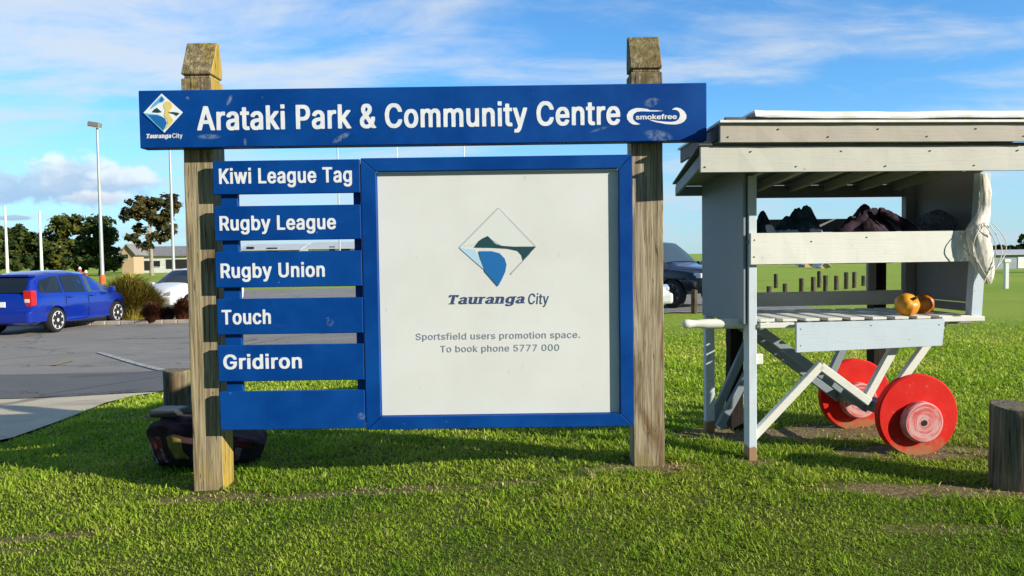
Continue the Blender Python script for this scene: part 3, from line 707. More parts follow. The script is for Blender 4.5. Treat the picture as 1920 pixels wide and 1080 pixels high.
# ------------------------------------------------------------------ lettering
GL_BOLD, GL_REG, GL_SERIF = json.loads(r'''[{"A":[480,[[177,519,181,523,288,523,301,512,484,12,484,0,475,-9,375,-9,366,0,319,131,312,133,156,133,108,0,100,-8,0,-9,-10,0,-2,37],[238,364,231,356,192,244,184,219,188,214,281,214,288,219]]],"r":[259,[[183,400,256,398,266,387,266,325,256,314,206,316,176,306,156,292,142,269,136,250,136,0,125,-9,31,-8,23,0,25,386,37,395,125,395,138,387]]],"a":[389,[[172,400,212,401,275,390,311,369,346,325,358,288,359,262,359,0,350,-9,262,-9,250,-2,194,-17,106,-16,56,4,31,27,11,56,3,87,3,137,10,162,37,196,81,220,131,233,219,242,238,247,246,256,245,275,234,300,212,315,194,320,169,315,144,302,112,266,69,267,25,280,17,288,15,306,24,325,69,371,125,395],[225,164,156,152,128,137,118,125,114,106,123,81,144,68,169,62,212,78,234,100,246,131,247,162]]],"t":[227,[[41,481,50,486,138,486,147,475,150,395,212,395,225,386,227,331,217,319,150,317,147,312,149,87,154,75,164,69,212,67,225,57,234,12,234,0,225,-9,200,-14,131,-14,106,-8,75,8,56,27,43,50,36,81,36,312,31,317,-13,317,-22,331,-20,387,-13,395,31,395,36,400,36,475]]],"k":[381,[[29,519,37,523,125,523,136,512,138,267,262,394,369,395,377,387,377,375,364,356,228,219,391,12,391,0,381,-9,275,-9,151,144,144,145,136,131,136,0,125,-9,37,-9,23,0,23,512]]],"i":[167,[[30,538,130,538,136,531,136,456,125,445,31,448,23,456,23,531],[33,394,125,395,136,381,136,0,125,-9,37,-9,23,0,23,381]]],"P":[445,[[39,519,44,523,275,523,319,515,362,494,394,466,419,424,428,394,430,325,420,281,395,237,369,211,337,192,288,178,148,175,147,0,138,-9,44,-9,33,0,33,512],[150,442,150,258,238,259,269,268,289,281,307,306,316,338,314,375,296,412,281,426,250,439]]],"&":[448,[[141,525,238,528,269,521,303,500,334,462,345,431,345,387,339,362,321,331,252,269,252,262,312,189,320,206,320,231,331,241,419,241,430,231,427,169,395,87,458,12,458,0,450,-8,344,-9,319,13,288,-3,238,-15,138,-14,75,10,36,44,23,62,5,125,11,181,42,231,99,281,55,350,47,387,48,431,72,481,100,507],[188,446,173,438,159,406,166,375,188,346,221,375,233,406,227,431,219,440,200,448],[162,203,134,175,123,156,120,125,133,94,156,74,188,64,212,68,250,86,255,94,251,100]]],"C":[510,[[191,525,219,530,325,528,388,507,419,486,459,444,490,381,494,350,481,339,388,340,379,350,364,387,336,419,312,433,256,445,219,434,188,415,167,394,142,350,127,281,130,206,156,137,173,112,200,91,244,73,288,73,319,85,353,112,388,174,481,177,492,169,491,137,483,112,453,62,413,23,344,-9,306,-16,219,-15,162,-2,138,10,100,36,73,62,44,107,22,162,11,275,17,331,37,394,67,444,112,489,144,508]]],"o":[415,[[136,394,225,399,288,389,331,364,358,338,390,281,403,213,402,150,390,100,371,62,352,37,312,6,281,-9,238,-17,175,-17,125,-8,87,12,53,44,35,69,17,106,9,137,5,200,12,256,24,294,42,325,70,356,100,379],[181,313,159,300,135,269,123,231,117,188,129,131,148,94,175,72,206,64,244,78,269,106,289,162,291,206,279,256,256,294,225,314,206,318]]],"m":[610,[[178,400,250,402,269,397,294,384,319,363,344,383,394,402,469,402,512,388,545,362,566,331,578,288,578,0,569,-9,481,-9,467,0,466,275,450,304,413,319,377,300,360,269,358,0,350,-8,256,-9,247,0,245,269,233,300,200,318,176,312,158,300,142,275,137,256,136,0,125,-9,37,-9,23,0,25,386,37,395,125,395,138,385]]],"u":[410,[[33,394,125,395,134,387,137,131,156,87,194,67,219,73,241,87,252,100,265,131,269,386,281,395,369,395,377,387,378,0,369,-9,281,-9,269,3,219,-14,138,-14,87,4,56,33,35,69,23,125,23,381]]],"n":[410,[[205,400,244,401,300,390,331,370,365,325,378,275,378,0,369,-9,281,-9,267,0,265,262,244,302,206,317,188,313,158,294,136,244,136,0,125,-9,31,-8,23,0,25,386,37,395,125,395,138,383,169,396]]],"y":[389,[[-2,394,94,395,106,387,185,169,194,159,279,387,288,395,381,395,392,381,391,369,221,-75,181,-128,138,-152,44,-153,31,-149,21,-138,33,-81,44,-71,87,-72,100,-66,115,-44,132,0,-8,369,-8,387]]],"e":[404,[[134,394,225,399,281,390,325,366,353,338,376,300,389,256,392,225,392,169,381,159,120,156,123,137,141,100,162,79,194,66,212,64,244,73,288,120,325,120,378,106,384,100,385,87,377,62,337,17,306,-2,244,-17,175,-17,125,-8,75,22,47,50,24,87,12,125,5,181,9,244,17,275,42,325,56,342,94,376],[200,319,181,315,148,294,129,262,123,237,277,237,271,262,253,294,225,313]]],"K":[467,[[39,519,44,523,138,523,147,512,150,317,337,520,456,523,466,512,466,500,272,294,272,288,468,12,468,0,462,-6,350,-8,194,208,188,208,147,162,147,0,138,-9,44,-9,33,0,33,512]]],"w":[567,[[4,394,100,395,108,387,161,200,169,189,225,387,238,395,331,393,344,369,394,184,454,387,462,395,556,395,564,387,565,369,453,0,437,-9,350,-9,340,0,281,203,222,0,212,-9,119,-9,104,12,-2,362,-4,381]]],"L":[393,[[39,519,44,523,138,523,147,512,147,75,375,70,383,62,383,0,375,-8,44,-9,33,0,33,512]]],"g":[425,[[173,400,250,396,281,382,294,395,381,395,395,381,395,-19,391,-50,372,-94,337,-128,306,-146,262,-158,162,-159,119,-152,62,-122,23,-75,23,-62,35,-50,75,-28,119,-28,156,-66,200,-80,225,-77,250,-66,269,-50,278,-31,281,14,238,-3,169,-5,138,-2,88,19,42,62,23,94,11,131,5,181,10,250,35,319,69,359,100,382,131,395],[181,314,156,298,138,274,123,237,117,194,124,150,141,112,162,91,200,77,237,87,258,106,277,144,284,206,277,250,250,297,219,315,200,318]]],"T":[449,[[8,519,12,523,425,523,439,512,439,456,430,444,281,442,278,438,278,0,269,-9,175,-9,164,0,164,438,156,442,12,442,3,456,3,512]]],"R":[449,[[39,519,44,523,294,522,325,515,362,496,408,450,421,425,430,387,427,306,416,275,401,250,375,224,345,206,448,12,448,0,437,-9,331,-8,219,189,148,188,147,0,138,-9,44,-9,33,0,33,512],[150,442,150,270,250,273,293,294,310,319,317,356,314,381,298,412,281,428,244,441]]],"b":[424,[[29,519,37,523,125,523,136,512,138,381,162,394,206,401,288,395,337,370,383,319,396,294,409,244,408,131,390,75,378,56,344,17,318,0,281,-14,256,-17,175,-15,138,3,125,-9,37,-9,23,0,23,512],[200,315,175,302,154,275,141,244,134,181,142,137,162,96,188,73,219,65,256,80,279,106,295,150,298,213,289,256,267,294,238,314,219,318]]],"U":[517,[[39,519,44,523,138,523,147,512,148,156,160,125,188,93,225,73,256,67,300,79,331,98,358,144,364,169,364,512,375,523,469,523,475,517,478,144,471,112,457,81,413,28,375,4,325,-13,200,-16,150,-3,112,17,61,69,42,106,33,150,33,512]]],"c":[396,[[186,400,262,396,312,377,358,338,382,288,382,275,369,266,325,254,281,254,256,294,238,308,206,319,162,303,135,269,123,231,117,188,131,125,162,80,200,64,225,68,256,89,275,122,288,132,325,132,375,119,382,112,383,94,379,81,352,37,312,6,256,-15,156,-16,100,4,75,22,43,56,22,94,9,137,5,181,9,244,24,294,42,325,70,356,106,382,144,396]]],"h":[410,[[29,519,37,523,125,523,136,512,138,384,169,396,206,401,281,396,331,370,359,338,370,312,378,275,378,0,369,-9,281,-9,267,0,265,262,244,302,206,317,188,313,158,294,136,244,136,0,125,-9,37,-9,23,0,23,512]]],"G":[520,[[189,525,219,530,306,530,374,512,413,490,450,455,471,425,489,387,495,350,488,341,388,340,357,394,331,420,294,440,256,445,219,434,184,412,154,375,135,331,127,281,127,231,143,162,160,131,181,106,212,85,250,72,294,74,342,100,371,137,384,181,381,191,262,192,255,200,255,262,262,270,488,272,498,262,498,169,495,144,479,100,437,42,406,17,369,-2,306,-16,219,-15,162,-2,106,31,73,62,47,100,28,144,16,194,11,275,17,331,37,394,66,444,106,484,144,509]]],"d":[424,[[289,519,294,523,381,523,392,512,392,0,381,-9,294,-9,281,3,250,-13,225,-17,162,-17,119,-8,94,4,55,37,36,62,17,106,5,181,16,275,31,312,53,344,81,370,119,391,150,398,212,401,250,396,281,381,283,512],[200,319,169,308,142,281,129,256,117,200,123,150,136,112,156,84,200,64,238,78,263,106,278,144,284,194,277,244,257,288,231,309]]],"S":[447,[[152,525,181,530,269,530,325,516,362,495,391,469,408,444,420,412,422,381,413,367,319,367,311,375,296,412,284,425,262,438,231,447,181,438,156,422,142,400,137,381,141,362,162,335,200,317,300,290,356,265,398,231,420,200,430,162,430,125,427,100,413,69,375,23,312,-9,262,-17,175,-17,125,-8,69,22,36,56,17,94,10,144,19,153,119,152,127,144,135,112,150,92,181,74,219,66,256,73,281,84,301,100,314,125,315,156,294,184,256,203,144,235,100,254,50,295,29,331,23,394,30,425,42,450,61,475,94,502]]],"p":[424,[[205,400,269,398,306,388,350,359,383,319,396,294,409,244,411,156,402,106,390,75,364,37,344,17,300,-8,256,-17,194,-17,156,-9,138,2,136,-144,125,-153,31,-152,23,-144,23,381,37,395,125,395,138,381,162,394],[200,315,175,302,154,275,141,244,134,181,142,137,162,96,188,73,219,65,256,80,279,106,295,150,298,213,289,256,267,294,238,314,219,318]]],"s":[365,[[116,394,162,399,250,395,300,370,320,350,340,319,343,288,337,281,288,268,250,268,219,308,188,322,150,309,138,298,131,281,137,262,156,248,294,208,328,181,345,156,353,125,352,81,345,62,312,20,262,-8,212,-17,144,-17,94,-8,50,17,22,50,11,75,8,100,19,111,69,122,106,122,117,112,133,81,156,67,175,63,218,75,233,87,238,100,239,112,233,125,212,139,106,166,75,180,42,206,23,237,18,281,22,312,31,331,75,377]]],"f":[254,[[145,544,225,545,250,540,262,527,263,512,251,469,238,460,181,459,168,444,164,425,164,400,169,395,238,395,246,387,248,331,238,317,169,317,164,312,164,0,150,-9,62,-9,53,0,53,312,50,317,-13,317,-22,331,-22,381,-13,395,50,395,55,469,66,494,100,528]]],"l":[189,[[33,538,131,541,145,531,145,0,131,-9,37,-9,27,0,27,531]]],".":[188,[[59,100,125,101,152,81,163,56,164,37,156,14,136,-6,119,-14,62,-13,29,12,22,31,23,62,31,78]]],"5":[453,[[73,519,81,523,375,523,389,512,389,456,380,444,175,442,167,412,162,342,194,348,262,348,306,338,337,321,369,292,402,237,414,181,414,156,402,94,370,44,350,23,312,-1,256,-16,181,-16,144,-9,112,4,87,22,59,50,41,81,33,119,33,137,39,144,131,147,145,137,154,106,169,89,194,73,225,68,256,81,278,100,296,137,298,156,297,188,282,225,244,258,206,266,138,236,50,242,41,250,55,412,66,506]]],"7":[453,[[39,519,44,523,400,523,411,512,409,438,188,0,175,-9,81,-9,71,0,71,12,285,438,281,442,44,442,34,456,34,512]]],"0":[453,[[159,525,181,530,262,530,319,513,350,491,376,462,401,419,414,381,427,306,427,206,415,137,403,100,383,62,350,23,312,-2,275,-14,181,-15,150,-8,112,11,75,47,60,69,42,106,29,150,20,219,20,294,23,338,42,406,77,469,119,508],[212,446,181,428,154,387,136,325,131,256,136,188,156,125,181,86,225,67,262,84,294,131,314,213,316,281,302,362,283,406,250,440,231,447]]]},{"r":[259,[[202,394,225,395,244,386,247,331,238,320,175,319,150,308,129,288,117,256,117,6,106,-3,50,-2,42,6,44,380,56,389,106,389,114,381,119,347,157,381]]],"a":[389,[[191,394,238,389,281,371,312,342,333,306,341,256,341,6,331,-3,275,-2,267,6,262,36,238,12,200,-7,125,-9,75,10,30,62,22,131,37,169,62,195,119,219,238,236,265,250,266,275,253,306,219,326,181,328,145,319,125,308,94,272,44,286,36,294,47,325,87,365,144,389],[244,177,162,164,112,146,96,119,105,75,150,55,188,56,231,72,253,94,265,125,266,175,262,181]]],"t":[227,[[60,475,119,480,128,469,131,389,194,389,208,375,208,338,198,325,131,323,128,319,131,81,145,62,194,61,206,51,215,6,206,-3,150,-8,112,3,77,31,60,62,55,87,55,319,6,323,-3,338,-3,375,6,389,55,394,55,469]]],"k":[381,[[48,512,106,517,117,506,119,223,281,388,350,389,358,381,206,219,372,6,362,-3,289,0,150,173,118,144,117,6,106,-3,56,-3,42,6,42,506]]],"i":[167,[[48,531,106,534,117,525,117,462,106,452,56,452,44,460,42,525],[52,387,106,389,117,375,117,6,106,-3,56,-3,42,6,42,375]]],"C":[510,[[209,519,306,522,369,501,400,480,445,431,476,356,462,345,406,346,383,394,354,425,331,440,275,453,238,452,188,433,153,406,129,369,110,306,111,200,137,131,155,106,181,85,219,68,262,61,306,67,337,79,372,106,406,168,462,170,473,162,464,119,431,66,375,18,306,-7,225,-8,181,4,144,23,92,69,74,94,54,131,37,188,30,250,34,312,62,400,91,444,131,483,162,502]]],"o":[415,[[155,387,244,390,294,371,353,312,378,250,383,156,359,81,333,44,304,19,244,-8,162,-8,106,18,54,75,28,144,23,188,28,237,49,300,75,336,106,365],[188,327,144,309,117,275,104,237,98,181,112,119,135,81,169,60,212,55,256,68,288,100,308,156,309,213,297,262,274,300,244,320]]],"m":[610,[[197,394,231,395,262,385,294,360,312,332,362,377,413,395,475,390,527,356,547,325,559,281,559,6,550,-3,500,-3,486,6,484,281,462,315,419,328,369,315,348,294,341,275,339,6,331,-2,275,-3,266,6,263,281,244,313,200,328,150,315,123,281,117,256,117,6,106,-3,56,-3,42,6,44,380,56,389,106,389,114,381,119,343,162,383]]],"u":[410,[[52,387,106,389,115,381,118,125,138,81,188,59,219,61,250,73,271,94,284,125,288,380,300,389,350,389,358,381,359,6,350,-3,295,0,289,6,288,46,261,19,225,-2,156,-8,106,10,67,50,49,87,42,131,42,375]]],"n":[410,[[223,394,262,390,294,377,327,350,352,306,359,269,359,6,350,-3,300,-3,286,6,284,269,270,300,256,313,200,327,169,319,144,305,124,275,117,250,117,6,106,-3,50,-2,42,6,44,380,56,389,106,389,114,381,119,341,169,383]]],"y":[389,[[17,387,75,389,87,380,194,92,294,376,306,389,362,389,371,381,202,-69,162,-122,112,-146,62,-147,40,-131,48,-94,62,-77,100,-80,128,-62,153,0,10,375]]],"e":[404,[[153,387,238,391,300,364,344,318,370,250,373,175,362,166,98,162,122,94,144,73,169,61,219,55,262,67,306,114,356,102,366,94,358,69,319,23,288,4,250,-8,175,-9,106,18,61,62,31,131,23,194,28,237,43,288,60,319,95,356],[181,326,130,300,110,269,102,231,297,231,288,274,262,308,219,327]]],"T":[449,[[27,512,31,517,406,517,420,506,420,462,411,450,262,448,259,444,259,6,250,-3,194,-3,183,6,183,444,175,448,31,448,22,462]]],"b":[424,[[48,512,106,517,117,506,119,336,144,366,181,388,225,394,262,390,300,376,331,353,377,288,392,219,392,162,383,112,371,81,345,44,286,0,238,-11,188,-7,144,17,119,47,116,6,106,-3,56,-3,42,6,42,506],[200,327,156,308,135,281,117,225,116,175,123,131,145,87,169,67,219,56,262,66,297,100,315,150,317,219,308,262,281,304,256,320]]],"c":[396,[[205,394,250,389,312,358,352,312,363,281,350,272,300,260,276,300,256,315,225,326,188,327,144,309,117,275,104,237,98,181,112,119,144,73,169,60,212,55,267,75,306,126,363,106,351,69,319,30,262,-3,219,-11,144,-2,106,18,72,50,36,112,23,188,36,269,75,336,106,365,138,382]]],"h":[410,[[48,512,106,517,117,506,119,342,169,383,225,394,262,390,294,377,340,331,359,269,359,6,350,-3,300,-3,286,6,284,269,262,308,219,327,156,313,138,298,122,269,117,250,117,6,106,-3,56,-3,42,6,42,506]]],"d":[424,[[308,512,362,517,373,506,373,6,362,-3,312,-3,303,6,300,47,267,12,231,-7,181,-11,138,-2,112,10,73,44,42,94,23,188,35,269,72,338,107,369,150,389,194,394,231,390,269,370,300,336,302,506],[181,326,150,315,123,288,105,244,98,181,106,137,129,87,164,62,200,56,238,62,278,94,296,137,303,200,296,250,270,300,238,321]]],"S":[447,[[170,519,250,523,312,507,344,489,372,462,402,406,403,387,394,373,337,373,315,419,300,434,238,455,194,453,162,444,138,428,123,406,117,381,122,356,144,329,337,259,380,225,402,194,411,131,408,106,391,69,337,17,275,-8,175,-9,112,12,55,62,30,125,29,137,37,146,100,145,131,86,162,68,200,59,256,61,288,71,314,87,333,119,333,162,316,188,275,209,119,260,69,302,48,338,42,387,60,444,112,496]]],"p":[424,[[223,394,269,389,300,376,331,353,365,312,391,237,392,162,383,112,371,81,345,44,306,10,262,-8,212,-11,175,-3,144,18,119,46,117,-138,106,-147,50,-145,42,-138,42,375,56,389,106,389,116,375,119,337,162,379,188,390],[200,327,156,308,135,281,117,225,116,175,123,131,145,87,169,67,219,56,262,66,297,100,315,150,317,219,308,262,281,304,256,320]]],"s":[365,[[134,387,212,392,250,382,281,364,321,312,324,294,318,288,269,274,225,322,162,328,127,312,112,288,115,262,125,249,275,202,309,175,327,150,334,119,327,69,294,27,244,-2,162,-11,112,-2,69,23,41,56,30,81,27,94,37,105,87,116,125,67,162,55,194,55,237,69,257,94,258,119,244,138,94,186,61,213,42,244,39,294,53,331,94,371]]],"f":[254,[[164,538,231,533,244,519,225,468,175,470,162,465,149,450,145,431,150,389,219,389,227,381,230,338,219,323,150,323,145,319,145,6,131,-3,81,-3,72,6,72,319,69,323,6,323,-3,338,-3,375,6,389,69,389,73,462,85,487,119,521]]],"l":[189,[[52,531,112,534,127,525,127,6,112,-3,56,-3,45,6,45,525]]],".":[188,[[78,94,94,97,119,88,144,50,138,21,100,-8,69,-2,42,31,47,69]]],"5":[453,[[91,512,100,517,356,517,370,506,370,462,356,448,156,448,152,438,139,325,144,319,188,339,212,342,256,341,288,332,319,315,359,275,389,213,395,162,377,87,331,30,275,-2,200,-9,144,4,96,37,60,87,52,131,62,141,112,141,127,131,135,100,162,73,194,61,244,62,275,74,296,94,317,150,316,194,307,219,291,244,262,265,225,273,188,272,119,242,69,248,60,256,85,500]]],"7":[453,[[58,512,62,517,381,517,392,506,390,444,169,6,156,-3,100,-3,90,6,92,12,310,444,306,448,62,448,53,462]]],"0":[453,[[178,519,262,521,319,495,369,438,389,394,403,338,408,213,384,106,365,69,331,30,294,4,256,-8,188,-7,125,22,79,75,54,131,42,188,42,331,60,400,95,462,138,502],[225,458,169,440,142,406,117,331,111,262,117,181,137,119,162,80,212,59,262,67,296,94,320,144,334,225,333,312,309,400,288,431,269,446]]]},{"T":[489,[[2,512,6,517,431,517,450,509,447,400,431,391,356,391,341,400,337,448,294,448,291,444,291,44,350,41,362,34,362,3,350,-3,81,-3,66,6,66,31,81,41,152,44,152,444,144,448,94,448,87,397,75,391,6,391,-9,400,-9,506]]],"a":[429,[[166,394,219,394,281,383,319,365,352,331,370,281,372,44,425,41,437,34,437,3,425,-3,244,1,200,-11,100,-9,37,17,9,44,-8,81,-9,131,-2,156,16,181,75,214,125,227,212,236,234,250,234,275,226,300,206,321,194,326,162,314,135,281,119,272,62,273,4,294,16,325,50,358,100,383],[231,170,162,158,139,144,128,125,127,100,144,67,162,58,181,60,219,90,234,125]]],"u":[450,[[-47,394,87,397,94,391,131,389,146,381,149,125,168,81,194,64,212,67,240,94,255,144,255,350,219,353,206,359,203,387,219,397,369,397,381,391,391,375,391,44,444,41,456,34,459,6,444,-3,275,-3,262,3,225,-8,131,-8,69,17,35,50,17,94,11,131,11,350,-44,353,-56,359,-59,387]]],"r":[299,[[-47,394,94,397,100,391,131,389,138,384,181,395,250,395,278,381,275,327,262,320,206,320,188,315,160,288,148,256,148,44,194,34,194,3,181,-3,-31,-3,-47,6,-44,34,-31,41,11,44,11,350,-44,353,-56,359,-59,387]]],"n":[450,[[-47,394,94,397,100,391,131,389,138,383,200,394,250,394,294,388,350,358,375,324,389,281,391,44,431,34,434,6,419,-3,219,-3,203,6,206,34,219,41,255,44,253,269,234,306,206,323,188,316,169,298,148,250,148,44,194,34,197,6,181,-3,-31,-3,-44,3,-44,34,-31,41,11,44,11,350,-44,353,-56,359,-59,387]]],"g":[465,[[167,394,219,394,281,383,312,397,456,397,472,387,469,359,456,353,408,350,408,-13,395,-69,375,-98,350,-120,312,-140,269,-152,156,-153,112,-145,50,-114,10,-69,69,-34,125,-34,175,-78,206,-85,244,-70,266,-38,269,8,225,2,138,4,70,31,29,69,11,100,-2,137,-8,188,-3,244,23,312,50,347,81,369,125,389],[188,320,162,298,144,268,134,237,130,188,137,144,153,106,181,78,206,72,231,84,257,119,270,162,272,213,264,256,245,294,212,321]]]}]''')

def solid_from_splines(loops, y, depth, faces_to=-1):
    """closed outlines (with holes) in x,z to a thin solid standing at y, towards the viewer"""
    cu = bpy.data.curves.new('tmp', 'CURVE')
    cu.dimensions = '2D'; cu.fill_mode = 'BOTH'; cu.extrude = depth / 2
    for lp in loops:
        sp = cu.splines.new('POLY')
        sp.points.add(len(lp) - 1)
        for q, (x, z) in zip(sp.points, lp):
            q.co = (x, z, 0, 1)
        sp.use_cyclic_u = True
    ob = bpy.data.objects.new('tmp', cu)
    COL.objects.link(ob)
    dg = bpy.context.evaluated_depsgraph_get()
    me = bpy.data.meshes.new_from_object(ob.evaluated_get(dg))
    bpy.data.objects.remove(ob); bpy.data.curves.remove(cu)
    vs = [(v.co.x, y - v.co.z, v.co.y) for v in me.vertices]
    fs = [tuple(p.vertices) for p in me.polygons]
    bpy.data.meshes.remove(me)
    return vs, fs

def text_loops(txt, font, x0, x1, zb, zt, track=.055, shear=0, cap='H'):
    """fit the words between x0..x1, caps between zb..zt"""
    lo = []; pen = 0
    for ch in txt:
        if ch == ' ':
            pen += .188 + track; continue
        adv, ls = font[ch]
        for l in ls:
            lo.append([(l[i] / 1000 + pen, l[i + 1] / 1000) for i in range(0, len(l), 2)])
        pen += adv / 1000 + track
    xs_ = [p[0] for l in lo for p in l]
    a, b_ = min(xs_), max(xs_)
    cb, ct = -.018, .527
    r = []
    for l in lo:
        q = []
        for x, z in l:
            zz_ = zb + (z - cb) / (ct - cb) * (zt - zb)
            q.append((x0 + (x - a) / (b_ - a) * (x1 - x0) + shear * (zz_ - zb), zz_))
        r.append(q)
    return r

def words(txt, pxbox, Y, m, parent, font=None, track=.055, shear=0, name='lettering', depth=.002, org=(0, 0, 0)):
    """pxbox: left, right, baseline left/right, cap top left/right in photo pixels at depth Y"""
    l, r, yb, yt = pxbox
    a, b_ = at(l, yb, Y), at(r, yb - (r - l) * .014, Y)
    c = at(l, yt, Y)
    vs, fs = solid_from_splines(text_loops(txt, font or GL_BOLD, a.x, b_.x, (a.z + b_.z) / 2, (a.z + b_.z) / 2 + c.z - a.z, track, shear), Y, depth)
    return MB().raw(vs, fs).build(name, m, parent, org=org)

def shapes(name, items, Y, mats, parent, org, depth=.0016):
    """a mark made of flat coloured shapes; each lies a hair proud of the one before"""
    mb = MB()
    for k, (px, mi) in enumerate(items):
        pl = []
        for q in px:
            p = at(q[0], q[1], Y)
            pl.append((p.x, p.z))
        vs, fs = solid_from_splines([pl], Y - .0006 * k, depth)
        mb.raw(vs, fs, mi)
    return mb.build(name, mats, parent, org=org)

# ------------------------------------------------------------------ the park sign
YB, YS, YP = 5.25, 5.285, 5.36          # faces of the header, of the planks and frame, of the posts
SO = (-.6, YP, -.05)
sign = empty('park_sign', SO, label='large blue park sign with white lettering and notice panel between two timber posts', cat='sign')

def sign_post(x0, x1, zfoot, m, seed):
    mb = MB()
    d = .205
    y0, y1 = YP, YP + d
    zn, ztop = 2.762, 3.02
    nt = .013
    mb.box(x0, x1, y0, y1, zfoot - .25, zn - nt, nz=24)
    mb.box(x0 + .014, x1 - .014, y0 + .014, y1 - .014, zn - nt + .001, zn + nt - .001)
    # the cap: a steep wedge, front face leaning back
    z0 = zn + nt
    yr = y0 + .150
    mb.prism_x([(y0, z0), (y0, z0 + .012), (yr - .03, ztop), (yr + .02, ztop), (y1, z0 + .06), (y1, z0)], x0, x1)
    return mb.build('post', m, sign, org=SO, bevel=.005, jit=.0022, seed=seed)
sign_post(-2.250, -2.040, -.11, M['post'], 1)
sign_post(.836, 1.052, -.01, M['post_right'], 2)

# header board
hx0, hx1, hz0, hz1 = -2.494, 1.327, 2.260, 2.6455
M['blue_header'] = sign_paint('blue_paint_header', [
    (at(1222, 192, YB).x - SO[0], at(1222, 192, YB).z - SO[2], .06, .035, .2, .75),
    (at(1235, 255, YB).x - SO[0], at(1235, 255, YB).z - SO[2], .11, .045, -.2, .65),
    (at(430, 188, YB).x - SO[0], at(430, 188, YB).z - SO[2], .045, .016, 1.1, .8),
    (at(392, 256, YB).x - SO[0], at(392, 256, YB).z - SO[2], .09, .02, 0, .6),
    (at(640, 258, YB).x - SO[0], at(640, 258, YB).z - SO[2], .075, .022, .5, .85),
    (at(352, 184, YB).x - SO[0], at(352, 184, YB).z - SO[2], .016, .012, 0, .8),
    (at(460, 266, YB).x - SO[0], at(460, 266, YB).z - SO[2], .014, .03, 0, .7),
    (at(1125, 242, YB).x - SO[0], at(1125, 242, YB).z - SO[2], .08, .012, .3, .5)])
hb = MB().box(hx0, hx1, YB, YP - .002, hz0, hz1, nx=20).build('header_board', M['blue_header'], sign, org=SO, bevel=.004)
words('Arataki Park & Community Centre', (370, 1163, 245.5, 199), YB - .0012, M['letter'], hb, track=.030, org=SO)

def Z6(pts):   # header diamond, traced in an enlarged view
    return [(250 + x / 8.31, 160 + y / 8.31) for x, y in pts]
shapes('city_logo', [
    (Z6([(440, 128), (772, 422), (482, 738), (158, 430)]), 0),
    (Z6([(440, 160), (492, 215), (470, 260), (400, 280), (330, 330), (255, 385), (300, 300)]), 1),
    (Z6([(440, 175), (478, 218), (440, 258), (400, 250)]), 2),
    (Z6([(540 + 72 * math.cos(k * .524), 318 + 72 * math.sin(k * .524)) for k in range(12)]), 3),
    (Z6([(498, 380), (560, 385), (590, 420), (560, 450), (600, 500), (630, 545), (560, 640), (500, 690), (540, 600), (530, 530), (480, 470)]), 3),
    (Z6([(295, 418), (325, 378), (370, 350), (410, 385), (445, 418), (390, 426)]), 4),
    (Z6([(540, 424), (620, 416), (690, 425), (725, 440), (680, 476), (640, 446)]), 4),
    (Z6([(158, 430), (230, 440), (320, 450), (430, 462), (320, 465), (240, 470), (482, 720), (482, 738)]), 1),
    (Z6([(235, 462), (330, 470), (430, 478), (500, 518), (528, 590), (505, 650), (475, 704), (350, 590)]), 2)],
    YB - .001, [M['logo_white'], M['logo_sky'], M['mid_blue'], M['logo_sand'], M['teal_ink']], hb, SO)
words('Tauranga', (273.5, 321, 259.5, 251), YB - .0012, M['letter'], hb, font=GL_SERIF, shear=.2, track=.02, org=SO)
words('City', (323, 342, 259, 250), YB - .0012, M['letter'], hb, font=GL_REG, track=.02, org=SO)
def Z7(pts):
    return [(1160 + x / 12, 180 + y / 12) for x, y in pts]
shapes('swoosh_emblem', [
    (Z7([(1010, 335), (860, 322), (700, 318), (640, 292), (520, 275), (400, 270), (300, 298), (225, 350), (182, 430), (190, 520), (240, 590), (310, 636), (400, 648), (490, 632), (420, 608), (365, 575), (325, 520), (320, 450), (350, 395), (410, 358), (500, 345), (720, 350), (860, 348)]), 0),
    (Z7([(1195, 305), (1250, 270), (1310, 258), (1400, 285), (1475, 345), (1525, 430), (1520, 510), (1470, 575), (1390, 620), (1290, 640), (1180, 640), (1060, 632), (950, 610), (840, 592), (740, 560), (680, 535), (780, 545), (900, 566), (1050, 578), (1180, 584), (1280, 570), (1345, 525), (1378, 450), (1370, 385), (1335, 335), (1280, 312)]), 0)],
    YB - .001, [M['letter']], hb, SO)
words('smokefree', (1192, 1269, 224.3, 215), YB - .0012, M['letter'], hb, track=.01, org=SO, name='emblem_lettering')

# name planks
planks = [('Kiwi League Tag', 302, 365, 411, 660, 345.5, 316), ('Rugby League', 387, 452, 412, 630, 433, 405), ('Rugby Union', 473, 540, 414, 609, 522, 494),
          ('Touch', 561, 628, 416, 508, 609, 581), ('Gridiron', 648, 716, 419, 566, 693, 665), (None, 735, 807, 0, 0, 0, 0)]
zs_ = []
for k, (txt, y0, y1, l, r, yb, yt) in enumerate(planks):
    z1, z0 = at(405, y0, YS).z, at(405, y1, YS).z
    zs_.append((z0, z1))
    xr = -1.024
    pl = MB().box(-2.024 + .002 * (k % 2), xr, YS, YS + .03, z0, z1, nx=8).build('name_plank', sign_paint('blue_paint_plank_%d' % k, [(-.95 + .1 * k, (z0 + z1) / 2 - SO[2] - .05, .03, .03, .5, .7)] if k in (5, 3) else (), seed=k * 3.7), sign, org=SO, bevel=.004)
    if txt:
        words(txt, (l, r, yb, yt), YS - .0012, M['letter'], pl, track=.035, org=SO)
# battens that carry the planks
for x0, x1 in ((-1.985, -1.872), (-1.078, -1.03)):
    MB().box(x0, x1, YS + .034, YS + .075, zs_[-1][0] + .02, zs_[0][1] - .02).build('batten', M['blue'], sign, org=SO, bevel=.003)

